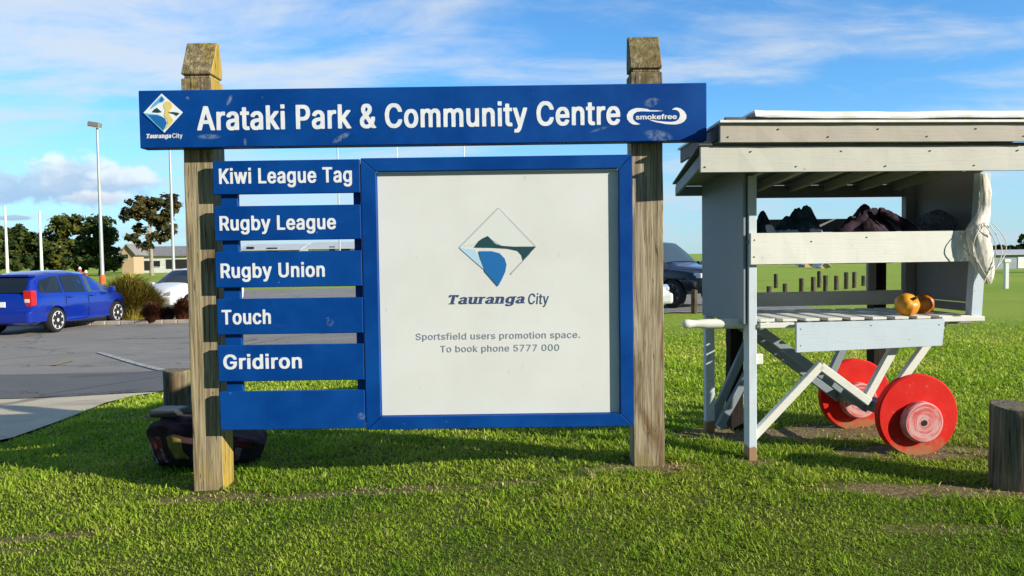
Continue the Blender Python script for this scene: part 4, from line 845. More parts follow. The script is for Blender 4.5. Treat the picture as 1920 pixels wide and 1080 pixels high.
# notice frame: four mitred rails standing proud of the white panel
fx0, fx1, fz0, fz1 = -1.018, .828, .316, 2.178
ix0, ix1, iz0, iz1 = -.915, .735, .405, 2.085
def rail(pts, nm='frame_rail'):
    mb = MB().prism(pts, YS, YS + .075)
    return mb.build(nm, sign_paint('blue_paint_rail', seed=pts[0][0] * 5 + pts[1][1]), sign, org=SO, bevel=.004)
g = .0008
rail([(fx0, fz1), (fx1, fz1), (ix1, iz1 + g), (ix0, iz1 + g)])
rail([(fx0, fz0), (ix0, iz0 - g), (ix1, iz0 - g), (fx1, fz0)])
rail([(fx0, fz0 + g), (fx0, fz1 - g), (ix0 - g, iz1 - .001), (ix0 - g, iz0 + .001)])
rail([(fx1, fz0 + g), (ix1 + g, iz0 + .001), (ix1 + g, iz1 - .001), (fx1, fz1 - g)])
m, t, b = mat('notice_white')
oc = objc(t)
n = t.noise(oc, 1.6, 5, .6)
c = t.mix(t.step(n, .3, .75), (.71, .725, .71), (.645, .66, .635))
sp = t.noise(t.mapv(oc, (0, 0, 0), (0, .3, 0), (1, 1, .5)), 18, 3, .5)
c = t.mix(t.step(sp, .70, .80, 0, .35), c, (.42, .42, .38))
t.put(b.inputs['Base Color'], c)
b.inputs['Roughness'].default_value = .4
YN = YS + .040
npn = MB().box(ix0 + .003, ix1 - .003, YN, YN + .012, iz0 + .003, iz1 - .003).build('notice_panel', m, sign, org=SO)
npl = at(1142, 500, YN)
def Z8(pts):
    return [(680 + x / 3.310, 280 + y / 3.310) for x, y in pts]
shapes('city_logo', [
    (Z8([(845, 366), (1072, 600), (940, 604), (860, 598), (800, 560), (775, 536), (700, 590), (612, 606)]), 4),
    (Z8([(842, 362), (848, 362), (1080, 598), (1068, 606), (960, 492)]), 3),
    (Z8([(842, 362), (846, 368), (606, 612), (598, 608)]), 3),
    (Z8([(600, 612), (700, 622), (730, 690), (752, 745), (690, 692)]), 2),
    (Z8([(1042, 642), (1048, 642), (925, 776), (918, 772)]), 3),
    (Z8([(695, 608), (720, 570), (745, 552), (775, 538), (800, 563), (825, 586), (860, 599), (940, 605), (1076, 604), (1040, 642), (998, 688), (990, 655), (965, 628), (900, 615), (800, 609)]), 0),
    (Z8([(722, 632), (800, 632), (850, 645), (882, 678), (893, 715), (885, 760), (865, 805), (840, 850), (760, 758), (740, 700)]), 1)],
    YN - .001, [M['teal_ink'], M['mid_blue'], M['pale_blue'], M['grey_ink'], M['pale_grey']], npn, SO)
words('Tauranga', (838, 984, 571, 553), YN - .0012, M['navy_ink'], npn, font=GL_SERIF, shear=.28, track=.03, org=SO)
words('City', (990, 1028, 571, 550), YN - .0012, M['navy_ink'], npn, font=GL_REG, shear=.1, track=.03, org=SO)
words('Sportsfield users promotion space.', (780, 1088, 638, 625), YN - .0012, M['slate_ink'], npn, font=GL_REG, track=.03, org=SO)
words('To book phone 5777 000', (826, 1049, 661, 648), YN - .0012, M['slate_ink'], npn, font=GL_REG, track=.03, org=SO)
# ------------------------------------------------------------------ the produce barrow stall
CO = Vector((1.70, 5.55, 0.0))
cart = empty('barrow_stall', CO, rad(4), label='white roofed wooden barrow stall on red wheels with slatted deck, shelf and one handle', cat='market cart')
def cw(x, y, z):
    return cart_mw @ Vector((x, y, z))
cart_mw = Matrix.Translation(CO) @ Matrix.Rotation(rad(4), 4, 'Z')
P = lambda mb, name, m, **kw: mb.build(name, m, cart, **{'bevel': .004, **kw})

P(MB().box(0, .060, 0, .10, -.04, 2.05, nz=12), 'leg', M['leg_paint'], jit=.0012)
P(MB().box(-.03, .045, .875, .945, -.06, 1.0, nz=8), 'leg', M['leg_paint'], jit=.0012)
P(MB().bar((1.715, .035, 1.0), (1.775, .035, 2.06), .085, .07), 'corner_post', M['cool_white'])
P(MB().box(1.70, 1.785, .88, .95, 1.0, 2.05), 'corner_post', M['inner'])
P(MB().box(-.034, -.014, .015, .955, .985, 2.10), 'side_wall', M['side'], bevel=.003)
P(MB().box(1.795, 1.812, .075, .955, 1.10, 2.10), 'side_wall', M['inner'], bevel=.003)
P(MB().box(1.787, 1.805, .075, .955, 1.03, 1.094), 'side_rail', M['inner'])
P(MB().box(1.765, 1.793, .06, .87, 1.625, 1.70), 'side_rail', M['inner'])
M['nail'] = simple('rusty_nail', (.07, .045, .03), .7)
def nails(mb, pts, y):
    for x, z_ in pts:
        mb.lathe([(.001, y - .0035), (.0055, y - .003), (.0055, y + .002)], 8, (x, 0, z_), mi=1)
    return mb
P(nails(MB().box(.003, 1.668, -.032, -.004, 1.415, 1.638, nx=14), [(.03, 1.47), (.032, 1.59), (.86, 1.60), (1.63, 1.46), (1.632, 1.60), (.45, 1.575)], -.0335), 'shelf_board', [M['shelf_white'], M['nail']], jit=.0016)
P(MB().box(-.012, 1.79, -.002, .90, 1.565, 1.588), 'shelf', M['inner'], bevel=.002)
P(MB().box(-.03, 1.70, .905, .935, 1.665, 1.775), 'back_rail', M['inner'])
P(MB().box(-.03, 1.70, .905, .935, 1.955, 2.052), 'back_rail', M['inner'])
P(MB().box(-.03, 1.70, .905, .935, 1.045, 1.165), 'back_board', M['strut'])
P(MB().box(1.385, 1.455, .90, .94, 1.17, 1.56), 'stud', M['inner'])
# deck
for k in range(10):
    x = .085 + k * .168
    P(MB().box(x, x + .108, .003, .90, .998, 1.018), 'deck_slat', M['strut'], bevel=.003)
P(MB().box(.07, 1.76, .12, .17, .945, .996), 'deck_bearer', M['inner'])
P(MB().box(.05, 1.76, .78, .83, .945, .996), 'deck_bearer', M['inner'])
P(MB().box(.075, .33, -.02, .0, .955, .994), 'deck_rail', M['strut'])
P(MB().box(1.435, 1.765, -.024, .0, .975, 1.012), 'deck_rail', M['shelf_white'])
P(MB().prism([(.326, .780), (1.415, .806), (1.434, 1.002), (.326, .994)], -.062, -.040) if 0 else nails(MB().prism([(.326, .780), (1.415, .806), (1.434, 1.002), (.326, .994)], -.062, -.040), [(.36, .83), (.36, .95), (1.39, .96), (.88, .965)], -.0625), 'front_board', [M['cool_white'], M['nail']])
# the barrow handle
h = [(-.449, .012), (-.443, .026), (-.425, .034), (-.40, .034), (-.375, .029), (-.345, .028), (-.31, .033), (-.26, .036), (0.0, .037), (.30, .037)]
P(MB().tube([(x, .125, .985 - .012 * (x + .45)) for x, r in h], [r for x, r in h], 14), 'handle', M['shelf_white'], bevel=0, smooth=60)
P(MB().box(.061, .115, .02, .06, .69, .765), 'cleat', M['shelf_white'])
# under frame
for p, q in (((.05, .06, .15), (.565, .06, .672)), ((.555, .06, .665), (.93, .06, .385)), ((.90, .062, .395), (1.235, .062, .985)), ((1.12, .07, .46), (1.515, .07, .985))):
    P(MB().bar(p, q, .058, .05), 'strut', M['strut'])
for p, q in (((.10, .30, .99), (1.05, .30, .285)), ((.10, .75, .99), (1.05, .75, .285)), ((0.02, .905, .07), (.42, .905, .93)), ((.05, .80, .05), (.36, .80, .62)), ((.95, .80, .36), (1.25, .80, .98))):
    P(MB().bar(p, q, .062, .05), 'strut', M['side'])  # rear timbers in shade, darkened by their colour
P(MB().box(1.015, 1.115, .10, .88, .285, .375), 'crossbeam', M['steel'])
P(MB().bar((1.06, .16, .33), (1.29, .16, .285), .06, .05), 'axle_arm', M['steel'])
P(MB().bar((1.06, .80, .33), (1.29, .80, .285), .06, .05), 'axle_arm', M['steel'])
P(MB().tube([(1.285, .02, .285), (1.285, .93, .285)], .022, 12), 'axle', M['steel'], bevel=0, smooth=40)
for px, yy in ((1376, .99), (1652, 1.0)):
    a = at(px, 600, 6.62)
    lx = (a - CO).x + .07
    P(MB().box(lx - .055, lx + .055, yy - .02, yy + .10, -.1, 1.0 if px < 1500 else 1.56, nz=10), 'prop_post', M['dark_timber'], jit=.003)

m, t, b = mat('red_wheel_paint')
oc = objc(t)
n = t.noise(oc, 5, 6, .65)
c = t.mix(t.step(n, .35, .7), (.58, .007, .004), (.62, .020, .012))
z = t.sep(oc)[2]
mud = t.math('ADD', z, t.math('MULTIPLY', t.math('SUBTRACT', t.noise(oc, 14, 5, .65), .5), .30))
c = t.mix(t.step(mud, -.17, -.27, 0, .85), c, (.30, .16, .075))
c = t.mix(t.step(t.noise(oc, 40, 3, .6), .66, .74, 0, .5), c, (.55, .20, .15))
t.put(b.inputs['Base Color'], c); b.inputs['Roughness'].default_value = .6; b.inputs['Specular IOR Level'].default_value = .2
bump(t, b, n, .2, .01)
M['red'] = m
m, t, b = mat('faded_hub_paint')
oc = objc(t)
x, y, z = t.sep(oc)
rr = t.math('SQRT', t.math('ADD', t.math('MULTIPLY', x, x), t.math('MULTIPLY', z, z)))
rn = t.noise(t.comb(t.math('MULTIPLY', rr, 60), t.math('MULTIPLY', x, 8), t.math('MULTIPLY', z, 8)), 1.0, 5, .6, .6)
c = t.mix(t.step(rn, .38, .62), (.55, .07, .07), (.58, .33, .32))
t.put(b.inputs['Base Color'], c); b.inputs['Roughness'].default_value = .8
M['hub'] = m
M['hole'] = simple('dark_hole', (.012, .01, .01), .9)

def wheel(y0, y1, xc, zc, hub):
    o = MB().lathe([(.03, y0), (.296, y0), (.306, y0 + .010), (.306, y1 - .010), (.296, y1), (.03, y1)], 56)
    w_ = o.build('wheel', M['red'], cart, smooth=18)
    w_.location = (xc, 0, zc)
    hz = -.04
    hb_ = MB().lathe([(.02, hub[0]), (.138, hub[0]), (.150, hub[0] + .012), (.152, hub[1])], 40, (0, 0, 0)).build('hub', M['hub'], w_, smooth=35)
    hb_.location = (.004, 0, hz)
    MB().lathe([(.001, hub[0] - .004), (.022, hub[0] - .004), (.022, hub[0] + .03)], 14).build('axle_end', M['hole'], w_, smooth=35).location = (.004, 0, hz)
    return w_
wheel(.01, .075, 1.285, .283, (-.055, .002))
wheel(.87, .935, 1.265, .283, (.80, .866))

# roof
mb = MB()
def slab(mb, p, th, mi=0):
    """p: four corners of the top, front-left, front-right, back-right, back-left"""
    vs = [Vector(q) for q in p] + [Vector(q) - Vector((0, 0, th)) for q in p]
    return mb.raw(vs, [(0, 1, 2, 3), (7, 6, 5, 4), (0, 4, 5, 1), (1, 5, 6, 2), (2, 6, 7, 3), (3, 7, 4, 0)], mi)
P(nails(MB().box(-.470, 1.795, -.378, -.352, 2.036, 2.206, nx=18), [(-.44 + .31 * k, 2.07 + .10 * (k % 2)) for k in range(8)], -.380), 'fascia', [M['cream'], M['nail']], jit=.0020)
P(slab(MB(), [(-.485, -.392, 2.222), (1.81, -.392, 2.222), (1.80, 1.09, 2.102), (-.245, 1.09, 2.102)], .012), 'roof_sheet', M['sheet_dark'], bevel=0)
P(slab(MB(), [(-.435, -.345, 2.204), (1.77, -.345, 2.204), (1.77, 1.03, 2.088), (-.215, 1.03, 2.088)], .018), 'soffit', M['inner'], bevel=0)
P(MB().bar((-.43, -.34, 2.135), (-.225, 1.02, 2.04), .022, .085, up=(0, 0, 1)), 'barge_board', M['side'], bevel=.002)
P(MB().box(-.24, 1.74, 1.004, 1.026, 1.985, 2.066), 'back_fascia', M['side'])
for k in range(6):
    x = .12 + k * .30
    P(MB().bar((x, -.34, 2.145), (x, 1.0, 2.035), .05, .07, up=(0, 0, 1)), 'rafter', M['cream'], bevel=.003)
P(nails(MB().box(-.352, 1.800, -.422, -.398, 2.226, 2.346, nx=18), [(-.30 + .34 * k, 2.26 + .05 * (k % 2)) for k in range(7)], -.4240), 'fascia', [M['taupe'], M['nail']], jit=.0020)
P(MB().prism_x([(-.396, 2.254), (-.396, 2.344), (.50, 2.300), (.50, 2.2)], -.350, -.332), 'gable_board', M['sheet_dark'])
P(MB().prism_x([(-.396, 2.254), (-.396, 2.344), (.50, 2.300), (.50, 2.2)], 1.780, 1.798), 'gable_board', M['sheet_dark'])
P(slab(MB(), [(-.362, -.45, 2.366), (1.815, -.45, 2.366), (1.815, .53, 2.318), (-.362, .53, 2.318)], .015), 'roof_sheet', M['sheet_white'], bevel=0)
# curling top sheet, a little open along its front
mb = MB()
vs = []
nx_ = 24
for j, (yy, zz_) in enumerate(((-.415, 2.397), (-.395, 2.432), (.0, 2.432), (.45, 2.40))):
    for i in range(nx_ + 1):
        x = -.11 + 2.08 * i / nx_
        wv = .002 * math.sin(i * .9) + .003 * math.sin(i * .37 + 1)
        vs.append((x, yy, zz_ + (wv if j < 2 else wv * .3) + (.006 if i == 0 and j == 1 else 0)))
n_ = nx_ + 1
top = list(vs); low = [(x, y + .004, z_ - (.012 if j else .004)) for j, (x, y, z_) in enumerate(vs)]
fs = [(j * n_ + i, j * n_ + i + 1, (j + 1) * n_ + i + 1, (j + 1) * n_ + i) for j in range(3) for i in range(nx_)]
nt_ = len(top)
fs += [tuple(reversed([q + nt_ for q in f])) for f in fs[:]]
for i in range(nx_):
    fs.append((i, i + nt_, i + 1 + nt_, i + 1)); fs.append((3 * n_ + i, 3 * n_ + i + 1, 3 * n_ + i + 1 + nt_, 3 * n_ + i + nt_))
for j in range(3):
    fs.append((j * n_, (j + 1) * n_, (j + 1) * n_ + nt_, j * n_ + nt_)); fs.append((j * n_ + nx_, j * n_ + nx_ + nt_, (j + 1) * n_ + nx_ + nt_, (j + 1) * n_ + nx_))
P(MB().raw(top + low, fs), 'top_sheet', M['sheet_white'], bevel=0, smooth=40)
P(MB().box(-.30, 1.76, -.375, -.345, 2.368, 2.398), 'batten', M['sheet_dark'], bevel=.002)

# ------------------------------------------------------------------ things on the stall
from mathutils import noise as mn
def lumpy(name, mats, loc, fn, nu=40, nv=24, mi=None, rz=0, tags=None, smooth=50):
    """closed surface r(u, v) about loc"""
    vs = []; fs = []; ms = []
    for j in range(nv + 1):
        for i in range(nu):
            vs.append(fn(i / nu * 2 * math.pi, j / nv))
    for j in range(nv):
        for i in range(nu):
            f = (j * nu + i, j * nu + (i + 1) % nu, (j + 1) * nu + (i + 1) % nu, (j + 1) * nu + i)
            fs.append(f)
            ms.append(mi(vs[f[0]]) if mi else 0)
    me = bpy.data.meshes.new(name)
    me.from_pydata(vs, [], fs)
    for q in (mats if isinstance(mats, list) else [mats]):
        me.materials.append(q)
    me.polygons.foreach_set('material_index', ms)
    me.shade_smooth()
    o = link(name, me, **(tags or {}))
    o.location = loc; o.rotation_euler = (0, 0, rz)
    return o

def heap(name, loc, rx, ry, hgt, seed, mats, peaks, mi, tags):
    def fn(a, v):
        # v 0 centre-top .. 1 foot, closing underneath
        r = min(v / .88, 1.0)
        x, y = rx * r * math.cos(a), ry * r * math.sin(a)
        w = mn.noise(Vector((math.cos(a) * 1.4 + seed, math.sin(a) * 1.4, r * 1.2)))
        x *= 1 + .22 * w; y *= 1 + .22 * w
        z = 0
        for px, py, ph, pr in peaks:
            d2 = ((x / rx - px) ** 2 + (y / ry - py) ** 2) / (pr * pr)
            z = max(z, ph * math.exp(-d2))
        z *= (1 - r ** 4)
        # drapery: creases running down from the high points, and cross folds
        k1 = mn.noise(Vector((math.cos(a) * 2.6 + seed, math.sin(a) * 2.6, r * .8)))
        k2 = mn.noise(Vector((math.cos(a) * 6.5, math.sin(a) * 6.5 + seed, r * 2.2)))
        fold = (1 - min(abs(k1) * 3.2, 1)) * .24 * (.25 + r) + (1 - min(abs(k2) * 3.5, 1)) * .09 * (.3 + r) + .10 * abs(mn.noise(Vector((x * 30, y * 30, seed))))
        x *= 1 - .30 * fold * r; y *= 1 - .30 * fold * r
        z = hgt * (z * (1.0 - fold * .9) + .10 * (1 - r ** 6))
        if v > .88:
            k = (v - .88) / .12
            return (x * (1 - k), y * (1 - k), .002)
        return (x, y, max(z, .004))
    return lumpy(name, mats, loc, fn, 120, 44, mi, rad(4), tags, 70)

M['dark_cloth'] = simple('dark_plum_cloth', (.014, .008, .013), .95, (.050, .032, .048), 9, .4, .6, bmp=.4, spec=.2)
M['pink_cloth'] = simple('pale_lining', (.22, .15, .17), .9, (.12, .04, .06), 12)
M['teal_cloth'] = simple('dark_teal_cloth', (.010, .030, .042), .95, (.035, .085, .115), 9, .4, .6, bmp=.4, spec=.25)
M['white_cloth'] = simple('white_cloth', (.55, .62, .68), .9, (.40, .46, .52), 10)
jk = heap('folded_jacket', cw(1.09, .42, 1.589), .30, .24, .255, 4.2, [M['dark_cloth'], M['pink_cloth']],
     [(.0, 0, 1., .46), (-.40, -.1, .66, .40), (.42, .1, .70, .44), (-.15, -.5, .6, .4), (.25, 0, .9, .4)],
     lambda p: 1 if (-.19 < p[0] < -.11 and p[1] < -.06 and .055 < p[2] < .105) else 0,
     dict(label='dark plum jacket heaped in the middle of the stall shelf', cat='clothing'))
M['sleeve'] = M['dark_cloth']
_n = 16
MB().tube([(.06 + .31 * (i / _n), -.10 - .004 * math.sin(i * .8), .215 - .18 * (i / _n) ** 1.25 + .003 * math.sin(i * 2.1)) for i in range(_n + 1)], [.030 + .014 * (i / _n) + .002 * math.sin(i * 2.4) for i in range(_n + 1)], 12).build('sleeve', M['dark_cloth'], jk, smooth=80)
MB().tube([(-.05 - .24 * (i / _n), -.11 - .004 * math.sin(i * .7), .175 - .15 * (i / _n) ** 1.1 + .003 * math.sin(i * 1.9)) for i in range(_n + 1)], [.028 + .016 * (i / _n) + .002 * math.sin(i * 2.9) for i in range(_n + 1)], 12).build('sleeve', M['dark_cloth'], jk, smooth=80)
heap('folded_jacket', cw(.52, .40, 1.589), .24, .2, .27, 8.8, [M['teal_cloth'], M['white_cloth']],
     [(.10, 0, .86, .45), (.40, 0, .95, .50), (-.25, 0, .62, .45), (-.6, -.1, .42, .35)],
     lambda p: 1 if (p[1] < -.04 and p[2] < .085 and (p[0] < -.02 or p[0] > .06)) else 0,
     dict(label='dark teal and white clothing heaped at the left end of the stall shelf', cat='clothing'))
heap('folded_jacket', cw(.245, .32, 1.589), .12, .15, .21, 2.8, [M['teal_cloth'], M['white_cloth']],
     [(-.1, 0, 1., .6), (.5, 0, .5, .4)], lambda p: 1 if p[2] < .12 and p[0] > -.02 else 0,
     dict(label='small dark cloth with white edge tucked behind the front leg on the shelf', cat='clothing'))

M['squash'] = simple('orange_rind', (.72, .31, .014), .4, (.66, .23, .010), 9, .4, .7, bmp=.1)
M['squash_b'] = simple('deep_orange_rind', (.52, .17, .01), .5, (.40, .11, .008), 9, .4, .7, bmp=.1)
M['stalk'] = simple('dry_stalk', (.12, .10, .04), .9)
def squash(loc, r, m, label, tilt):
    def fn(a, v):
        th = v * math.pi
        rr = r * (1 + .025 * math.cos(a * 9)) * (math.sin(th) ** .9)
        z = r * .92 * math.cos(th) * (1 - .16 * math.exp(-((math.sin(th)) / .35) ** 2))
        return (rr * math.cos(a), rr * math.sin(a), z)
    o = lumpy('squash', m, loc, fn, 72, 28, None, 0, dict(label=label, cat='squash', group='squashes on the stall deck'))
    o.rotation_euler = tilt
    MB().tube([(0, 0, r * .72), (.004, .002, r * .92), (.014, .004, r * 1.12)], [.016, .011, .010], 8).build('stalk', M['stalk'], o, smooth=60)
    return o
squash(cw(1.262, .13, 1.018 + .078), .087, M['squash'], 'bright orange squash at the front edge of the stall deck', (rad(50), rad(20), 0))
squash(cw(1.50, .30, 1.018 + .07), .078, M['squash_b'], 'darker orange squash behind the bright one on the stall deck', (rad(30), rad(-40), 0))

# tangled white net hanging on the right-hand front post
m, t, b = mat('white_netting')
oc = objc(t)
w1 = t.noise(t.mapv(oc, (0, 0, 0), (0, 0, 0), (16, 16, 5)), 1.0, 6, .7, .8)
t.put(b.inputs['Base Color'], t.mix(t.step(w1, .35, .65), (.60, .56, .47), (.80, .78, .73)))
t.put(b.inputs['Alpha'], t.step(w1, .30, .55, .30, .92))
b.inputs['Roughness'].default_value = .8
bump(t, b, w1, .5, .012)
M['net'] = m
net = empty('hanging_net', cw(1.715, -.07, 1.27), rad(4), label='tangled white netting hanging down the right front post of the stall', cat='net')
prof = [(2.045, .035, -.010), (1.98, .050, .0), (1.90, .055, .005), (1.82, .058, .004), (1.76, .070, -.010), (1.70, .100, -.040), (1.64, .112, -.050), (1.58, .118, -.045), (1.50, .125, -.025), (1.43, .118, -.005), (1.36, .095, .015), (1.30, .065, .03), (1.25, .03, .04)]
vs = []; fs = []
nu = 28
for j, (z_, r_, ox) in enumerate(prof):
    for i in range(nu):
        a = 2 * math.pi * i / nu
        q = mn.noise(Vector((math.cos(a) * 2.2, math.sin(a) * 2.2, z_ * 9))) * .45 + mn.noise(Vector((math.cos(a) * 6, math.sin(a) * 6, z_ * 20))) * .25
        k = r_ * .68 * (1 + q)
        vs.append((ox + k * math.cos(a), .55 * k * math.sin(a), z_ - 1.27))
for j in range(len(prof) - 1):
    for i in range(nu):
        fs.append((j * nu + i, j * nu + (i + 1) % nu, (j + 1) * nu + (i + 1) % nu, (j + 1) * nu + i))
fs += [tuple(reversed(range(nu))), tuple((len(prof) - 1) * nu + i for i in range(nu))]
MB().raw(vs, fs).build('net_bundle', M['net'], net, smooth=80)
M['cord'] = simple('white_cord', (.70, .68, .62), .8)
mb = MB()
rg = random.Random(3)
for k in range(5):
    x0 = rg.uniform(-.07, .05); sw = rg.uniform(.05, .13) * (1 if k % 3 else -1)
    pts = []
    for i in range(13):
        s_ = i / 12
        pts.append((x0 + sw * math.sin(math.pi * s_) + .03 * s_, -.045 - .02 * math.sin(5 * s_ + k), .42 - s_ * rg.uniform(.41, .43) * (1 if k % 2 else .8)))
    mb.tube(pts, .0035, 5)
mb.build('loose_strand', M['cord'], net, smooth=80)

# dark netting lying on the shelf against the right-hand wall
m, t, b = mat('dark_netting')
oc = objc(t)
w1 = t.noise(t.mapv(oc, (0, 0, 0), (0, 0, 0), (20, 20, 20)), 1.0, 5, .65, 1.5)
t.put(b.inputs['Base Color'], t.mix(w1, (.05, .055, .07), (.12, .125, .14)))
t.put(b.inputs['Alpha'], t.step(w1, .36, .62, .08, .8))
b.inputs['Roughness'].default_value = .9
def fn(a, v):
    th = v * math.pi
    q = 1 + .35 * mn.noise(Vector((math.cos(a) * 1.7, math.sin(a) * 1.7, v * 3)))
    return (.06 * q * math.sin(th) * math.cos(a), .24 * q * math.sin(th) * math.sin(a), .105 + .105 * q * math.cos(th))
lumpy('mesh_bag', m, cw(1.69, .46, 1.589), fn, 40, 20, None, rad(4), dict(label='crumpled dark mesh bag on the shelf against the inside of the right wall', cat='bag'))
# ------------------------------------------------------------------ sports bag behind the left post
bx = gnd(395, 852, -.13)
bag = empty('sports_bag', (bx.x + .09, 6.15, zf(bx.x, 6.15)), rad(-6), label='dark maroon sports bag lying on the grass behind the left sign post', cat='bag')
M['maroon'] = simple('maroon_nylon', (.020, .0045, .007), .9, (.034, .008, .011), 8, bmp=.4)
M['black_nylon'] = simple('black_nylon', (.008, .008, .009), .9, (.02, .02, .022), 9, bmp=.4)
M['red_nylon'] = simple('red_nylon', (.10, .008, .013), .7)
M['white_nylon'] = simple('white_nylon', (.16, .16, .175), .7)
M['yellow_nylon'] = simple('yellow_nylon', (.17, .135, .02), .6)
def bagsec(x):
    # half depth, top, for a sagging holdall
    e = max(0.0, 1 - abs(x / .475) ** 5)
    return .20 * e ** .35 + .01, (.40 - .13 * sm(-.15, .35, x) + .015 * math.sin(x * 17)) * (.55 + .45 * e ** .5)
def bag_pt(x, th):
    hy, tp = bagsec(x)
    ex = .55
    c_, s_ = math.cos(th), math.sin(th)
    x *= 1.0
    sg_ = mn.noise(Vector((x * 4.5, c_ * 1.6, s_ * 1.6))) * .075 + mn.noise(Vector((x * 12, c_ * 4, s_ * 4))) * .034
    hy *= 1 + sg_ * 4; tp *= 1 + sg_ * 1.6
    fl = .84 + .16 * (1 + math.copysign(abs(s_) ** ex, s_)) / 2
    return Vector((x * fl, hy * math.copysign(abs(c_) ** ex, c_), tp * .5 * (1 + math.copysign(abs(s_) ** ex, s_)) + .004 * math.sin(x * 40 + th * 5)))
vs = []; fs = []
NX, NTH = 70, 48
for i in range(NX + 1):
    for j in range(NTH):
        vs.append(bag_pt(-.475 + .95 * i / NX, 2 * math.pi * j / NTH))
for i in range(NX):
    for j in range(NTH):
        fs.append((i * NTH + j, i * NTH + (j + 1) % NTH, (i + 1) * NTH + (j + 1) % NTH, (i + 1) * NTH + j))
fs += [tuple(range(NTH)), tuple(NX * NTH + j for j in range(NTH))]
mb = MB().raw(vs, fs)
for k, f in enumerate(mb.f):
    zc = sum(mb.v[i][2] for i in f) / len(f)
    mb.m[k] = 0 if zc > .17 else 1
mb.build('body', [M['maroon'], M['black_nylon']], bag, smooth=60)
def bag_band(name, m, x0, x1, t0, t1, sl=0.0, n=10):
    mb = MB(); vs = []; fs = []
    for i in range(n + 1):
        for j in range(n + 1):
            th = t0 + (t1 - t0) * j / n
            p = bag_pt(x0 + (x1 - x0) * i / n + sl * (j / n), th)
            c_ = Vector((p.x, 0, bagsec(p.x)[1] / 2))
            vs.append(p + (p - c_).normalized() * .006)
    for i in range(n):
        for j in range(n):
            fs.append((i * (n + 1) + j, i * (n + 1) + j + 1, (i + 1) * (n + 1) + j + 1, (i + 1) * (n + 1) + j))
    return mb.raw(vs, fs).build(name, m, bag, smooth=60)
R3 = math.pi
bag_band('red_panel', M['red_nylon'], -.40, -.29, R3 * .96, R3 * 1.16, .05)
bag_band('stripe', M['white_nylon'], -.44, -.41, R3 * .97, R3 * 1.2, .05)
bag_band('stripe', M['white_nylon'], -.335, -.31, R3 * .97, R3 * 1.2, .05)
bag_band('yellow_panel', M['yellow_nylon'], -.24, -.10, R3 * .97, R3 * 1.1, .06)
bag_band('red_panel', M['red_nylon'], .22, .44, R3 * .80, R3 * .90, .0)
bag_band('logo_patch', M['white_nylon'], .20, .29, R3 * .97, R3 * 1.0, .0)
bag_band('logo_patch', M['pink_cloth'], .345, .385, R3 * .93, R3 * 1.05, .0)
M['lid_grey'] = simple('grey_plastic', (.035, .036, .04), .5)
lid = MB().box(-.42, -.20, -.11, .10, .385, .445).build('lid', M['lid_grey'], bag, bevel=.012, segs=2)

# ------------------------------------------------------------------ bollards
def bollard_mesh(name, r, h, seed, n=22):
    rg = random.Random(seed)
    vs = []; fs = []
    zs = [-.2, 0, h * .2, h * .45, h * .7, h * .9, h - .018, h]
    for j, z_ in enumerate(zs):
        for k in range(n):
            a = 2 * math.pi * k / n
            rr = r * (1 + .035 * math.sin(3 * a + seed) + .02 * math.sin(7 * a + seed * 2) + rg.uniform(-.012, .012)) * (.95 if j == len(zs) - 1 else 1)
            vs.append((rr * math.cos(a), rr * math.sin(a), z_ + (.008 * math.sin(a * 2 + seed) if z_ > h * .8 else 0)))
    for j in range(len(zs) - 1):
        for k in range(n):
            fs.append((j * n + k, j * n + (k + 1) % n, (j + 1) * n + (k + 1) % n, (j + 1) * n + k))
    fs.append(tuple((len(zs) - 1) * n + k for k in range(n)))
    return MB().raw(vs, fs).mesh(name, M['bollard'], smooth=40)
p = at(1917, 925, 4.93)
o = link('bollard', bollard_mesh('bollard', .188, .505, 3), label='thick timber bollard standing in the grass to the right of the stall', cat='bollard', group='short timber bollards')
o.location = (3.245, 4.90, 0)
o = link('bollard', bollard_mesh('bollard', .165, .50, 8), label='timber bollard on the grass edge just behind the left sign post', cat='bollard', group='short timber bollards')
q = at(338, 760, 8.3)
o.location = (q.x, 8.3, zf(q.x, 8.3))
bm_far = bollard_mesh('bollard', .088, .62, 5, 14)
bm_far.materials[0] = old_timber('far_bollard_timber', base=(.17, .14, .10), dark=(.03, .026, .02), lich=(.8, .95), stain=(.07, .05, .03))
far_b = [(1452, 540), (1439, 551), (1469, 551), (1500, 551), (1522, 550), (1533, 539), (1545, 548), (1565, 544), (1584, 542), (1599, 540), (1616, 536)]
for i, (px, py) in enumerate(far_b):
    o = link('bollard', bm_far, label='one of the row of thin timber bollards in the field seen under the stall shelf', cat='bollard', group='thin bollards across the field')
    g_ = gnd(px + 3, py, .0)
    o.location = g_
    o.rotation_euler = (0, 0, i * 1.3); o.scale = (1, 1, (.95, .45, .6, .9, .95, 1.1, 1., .9, 1.08, 1.05, .7)[i])
o = link('bollard', bm_far, label='single pale bollard on the grass in front of the dark off-road vehicle', cat='bollard', group='thin bollards across the field')
g_ = gnd(1302, 588); o.location = g_; o.scale = (.9, .9, .95)

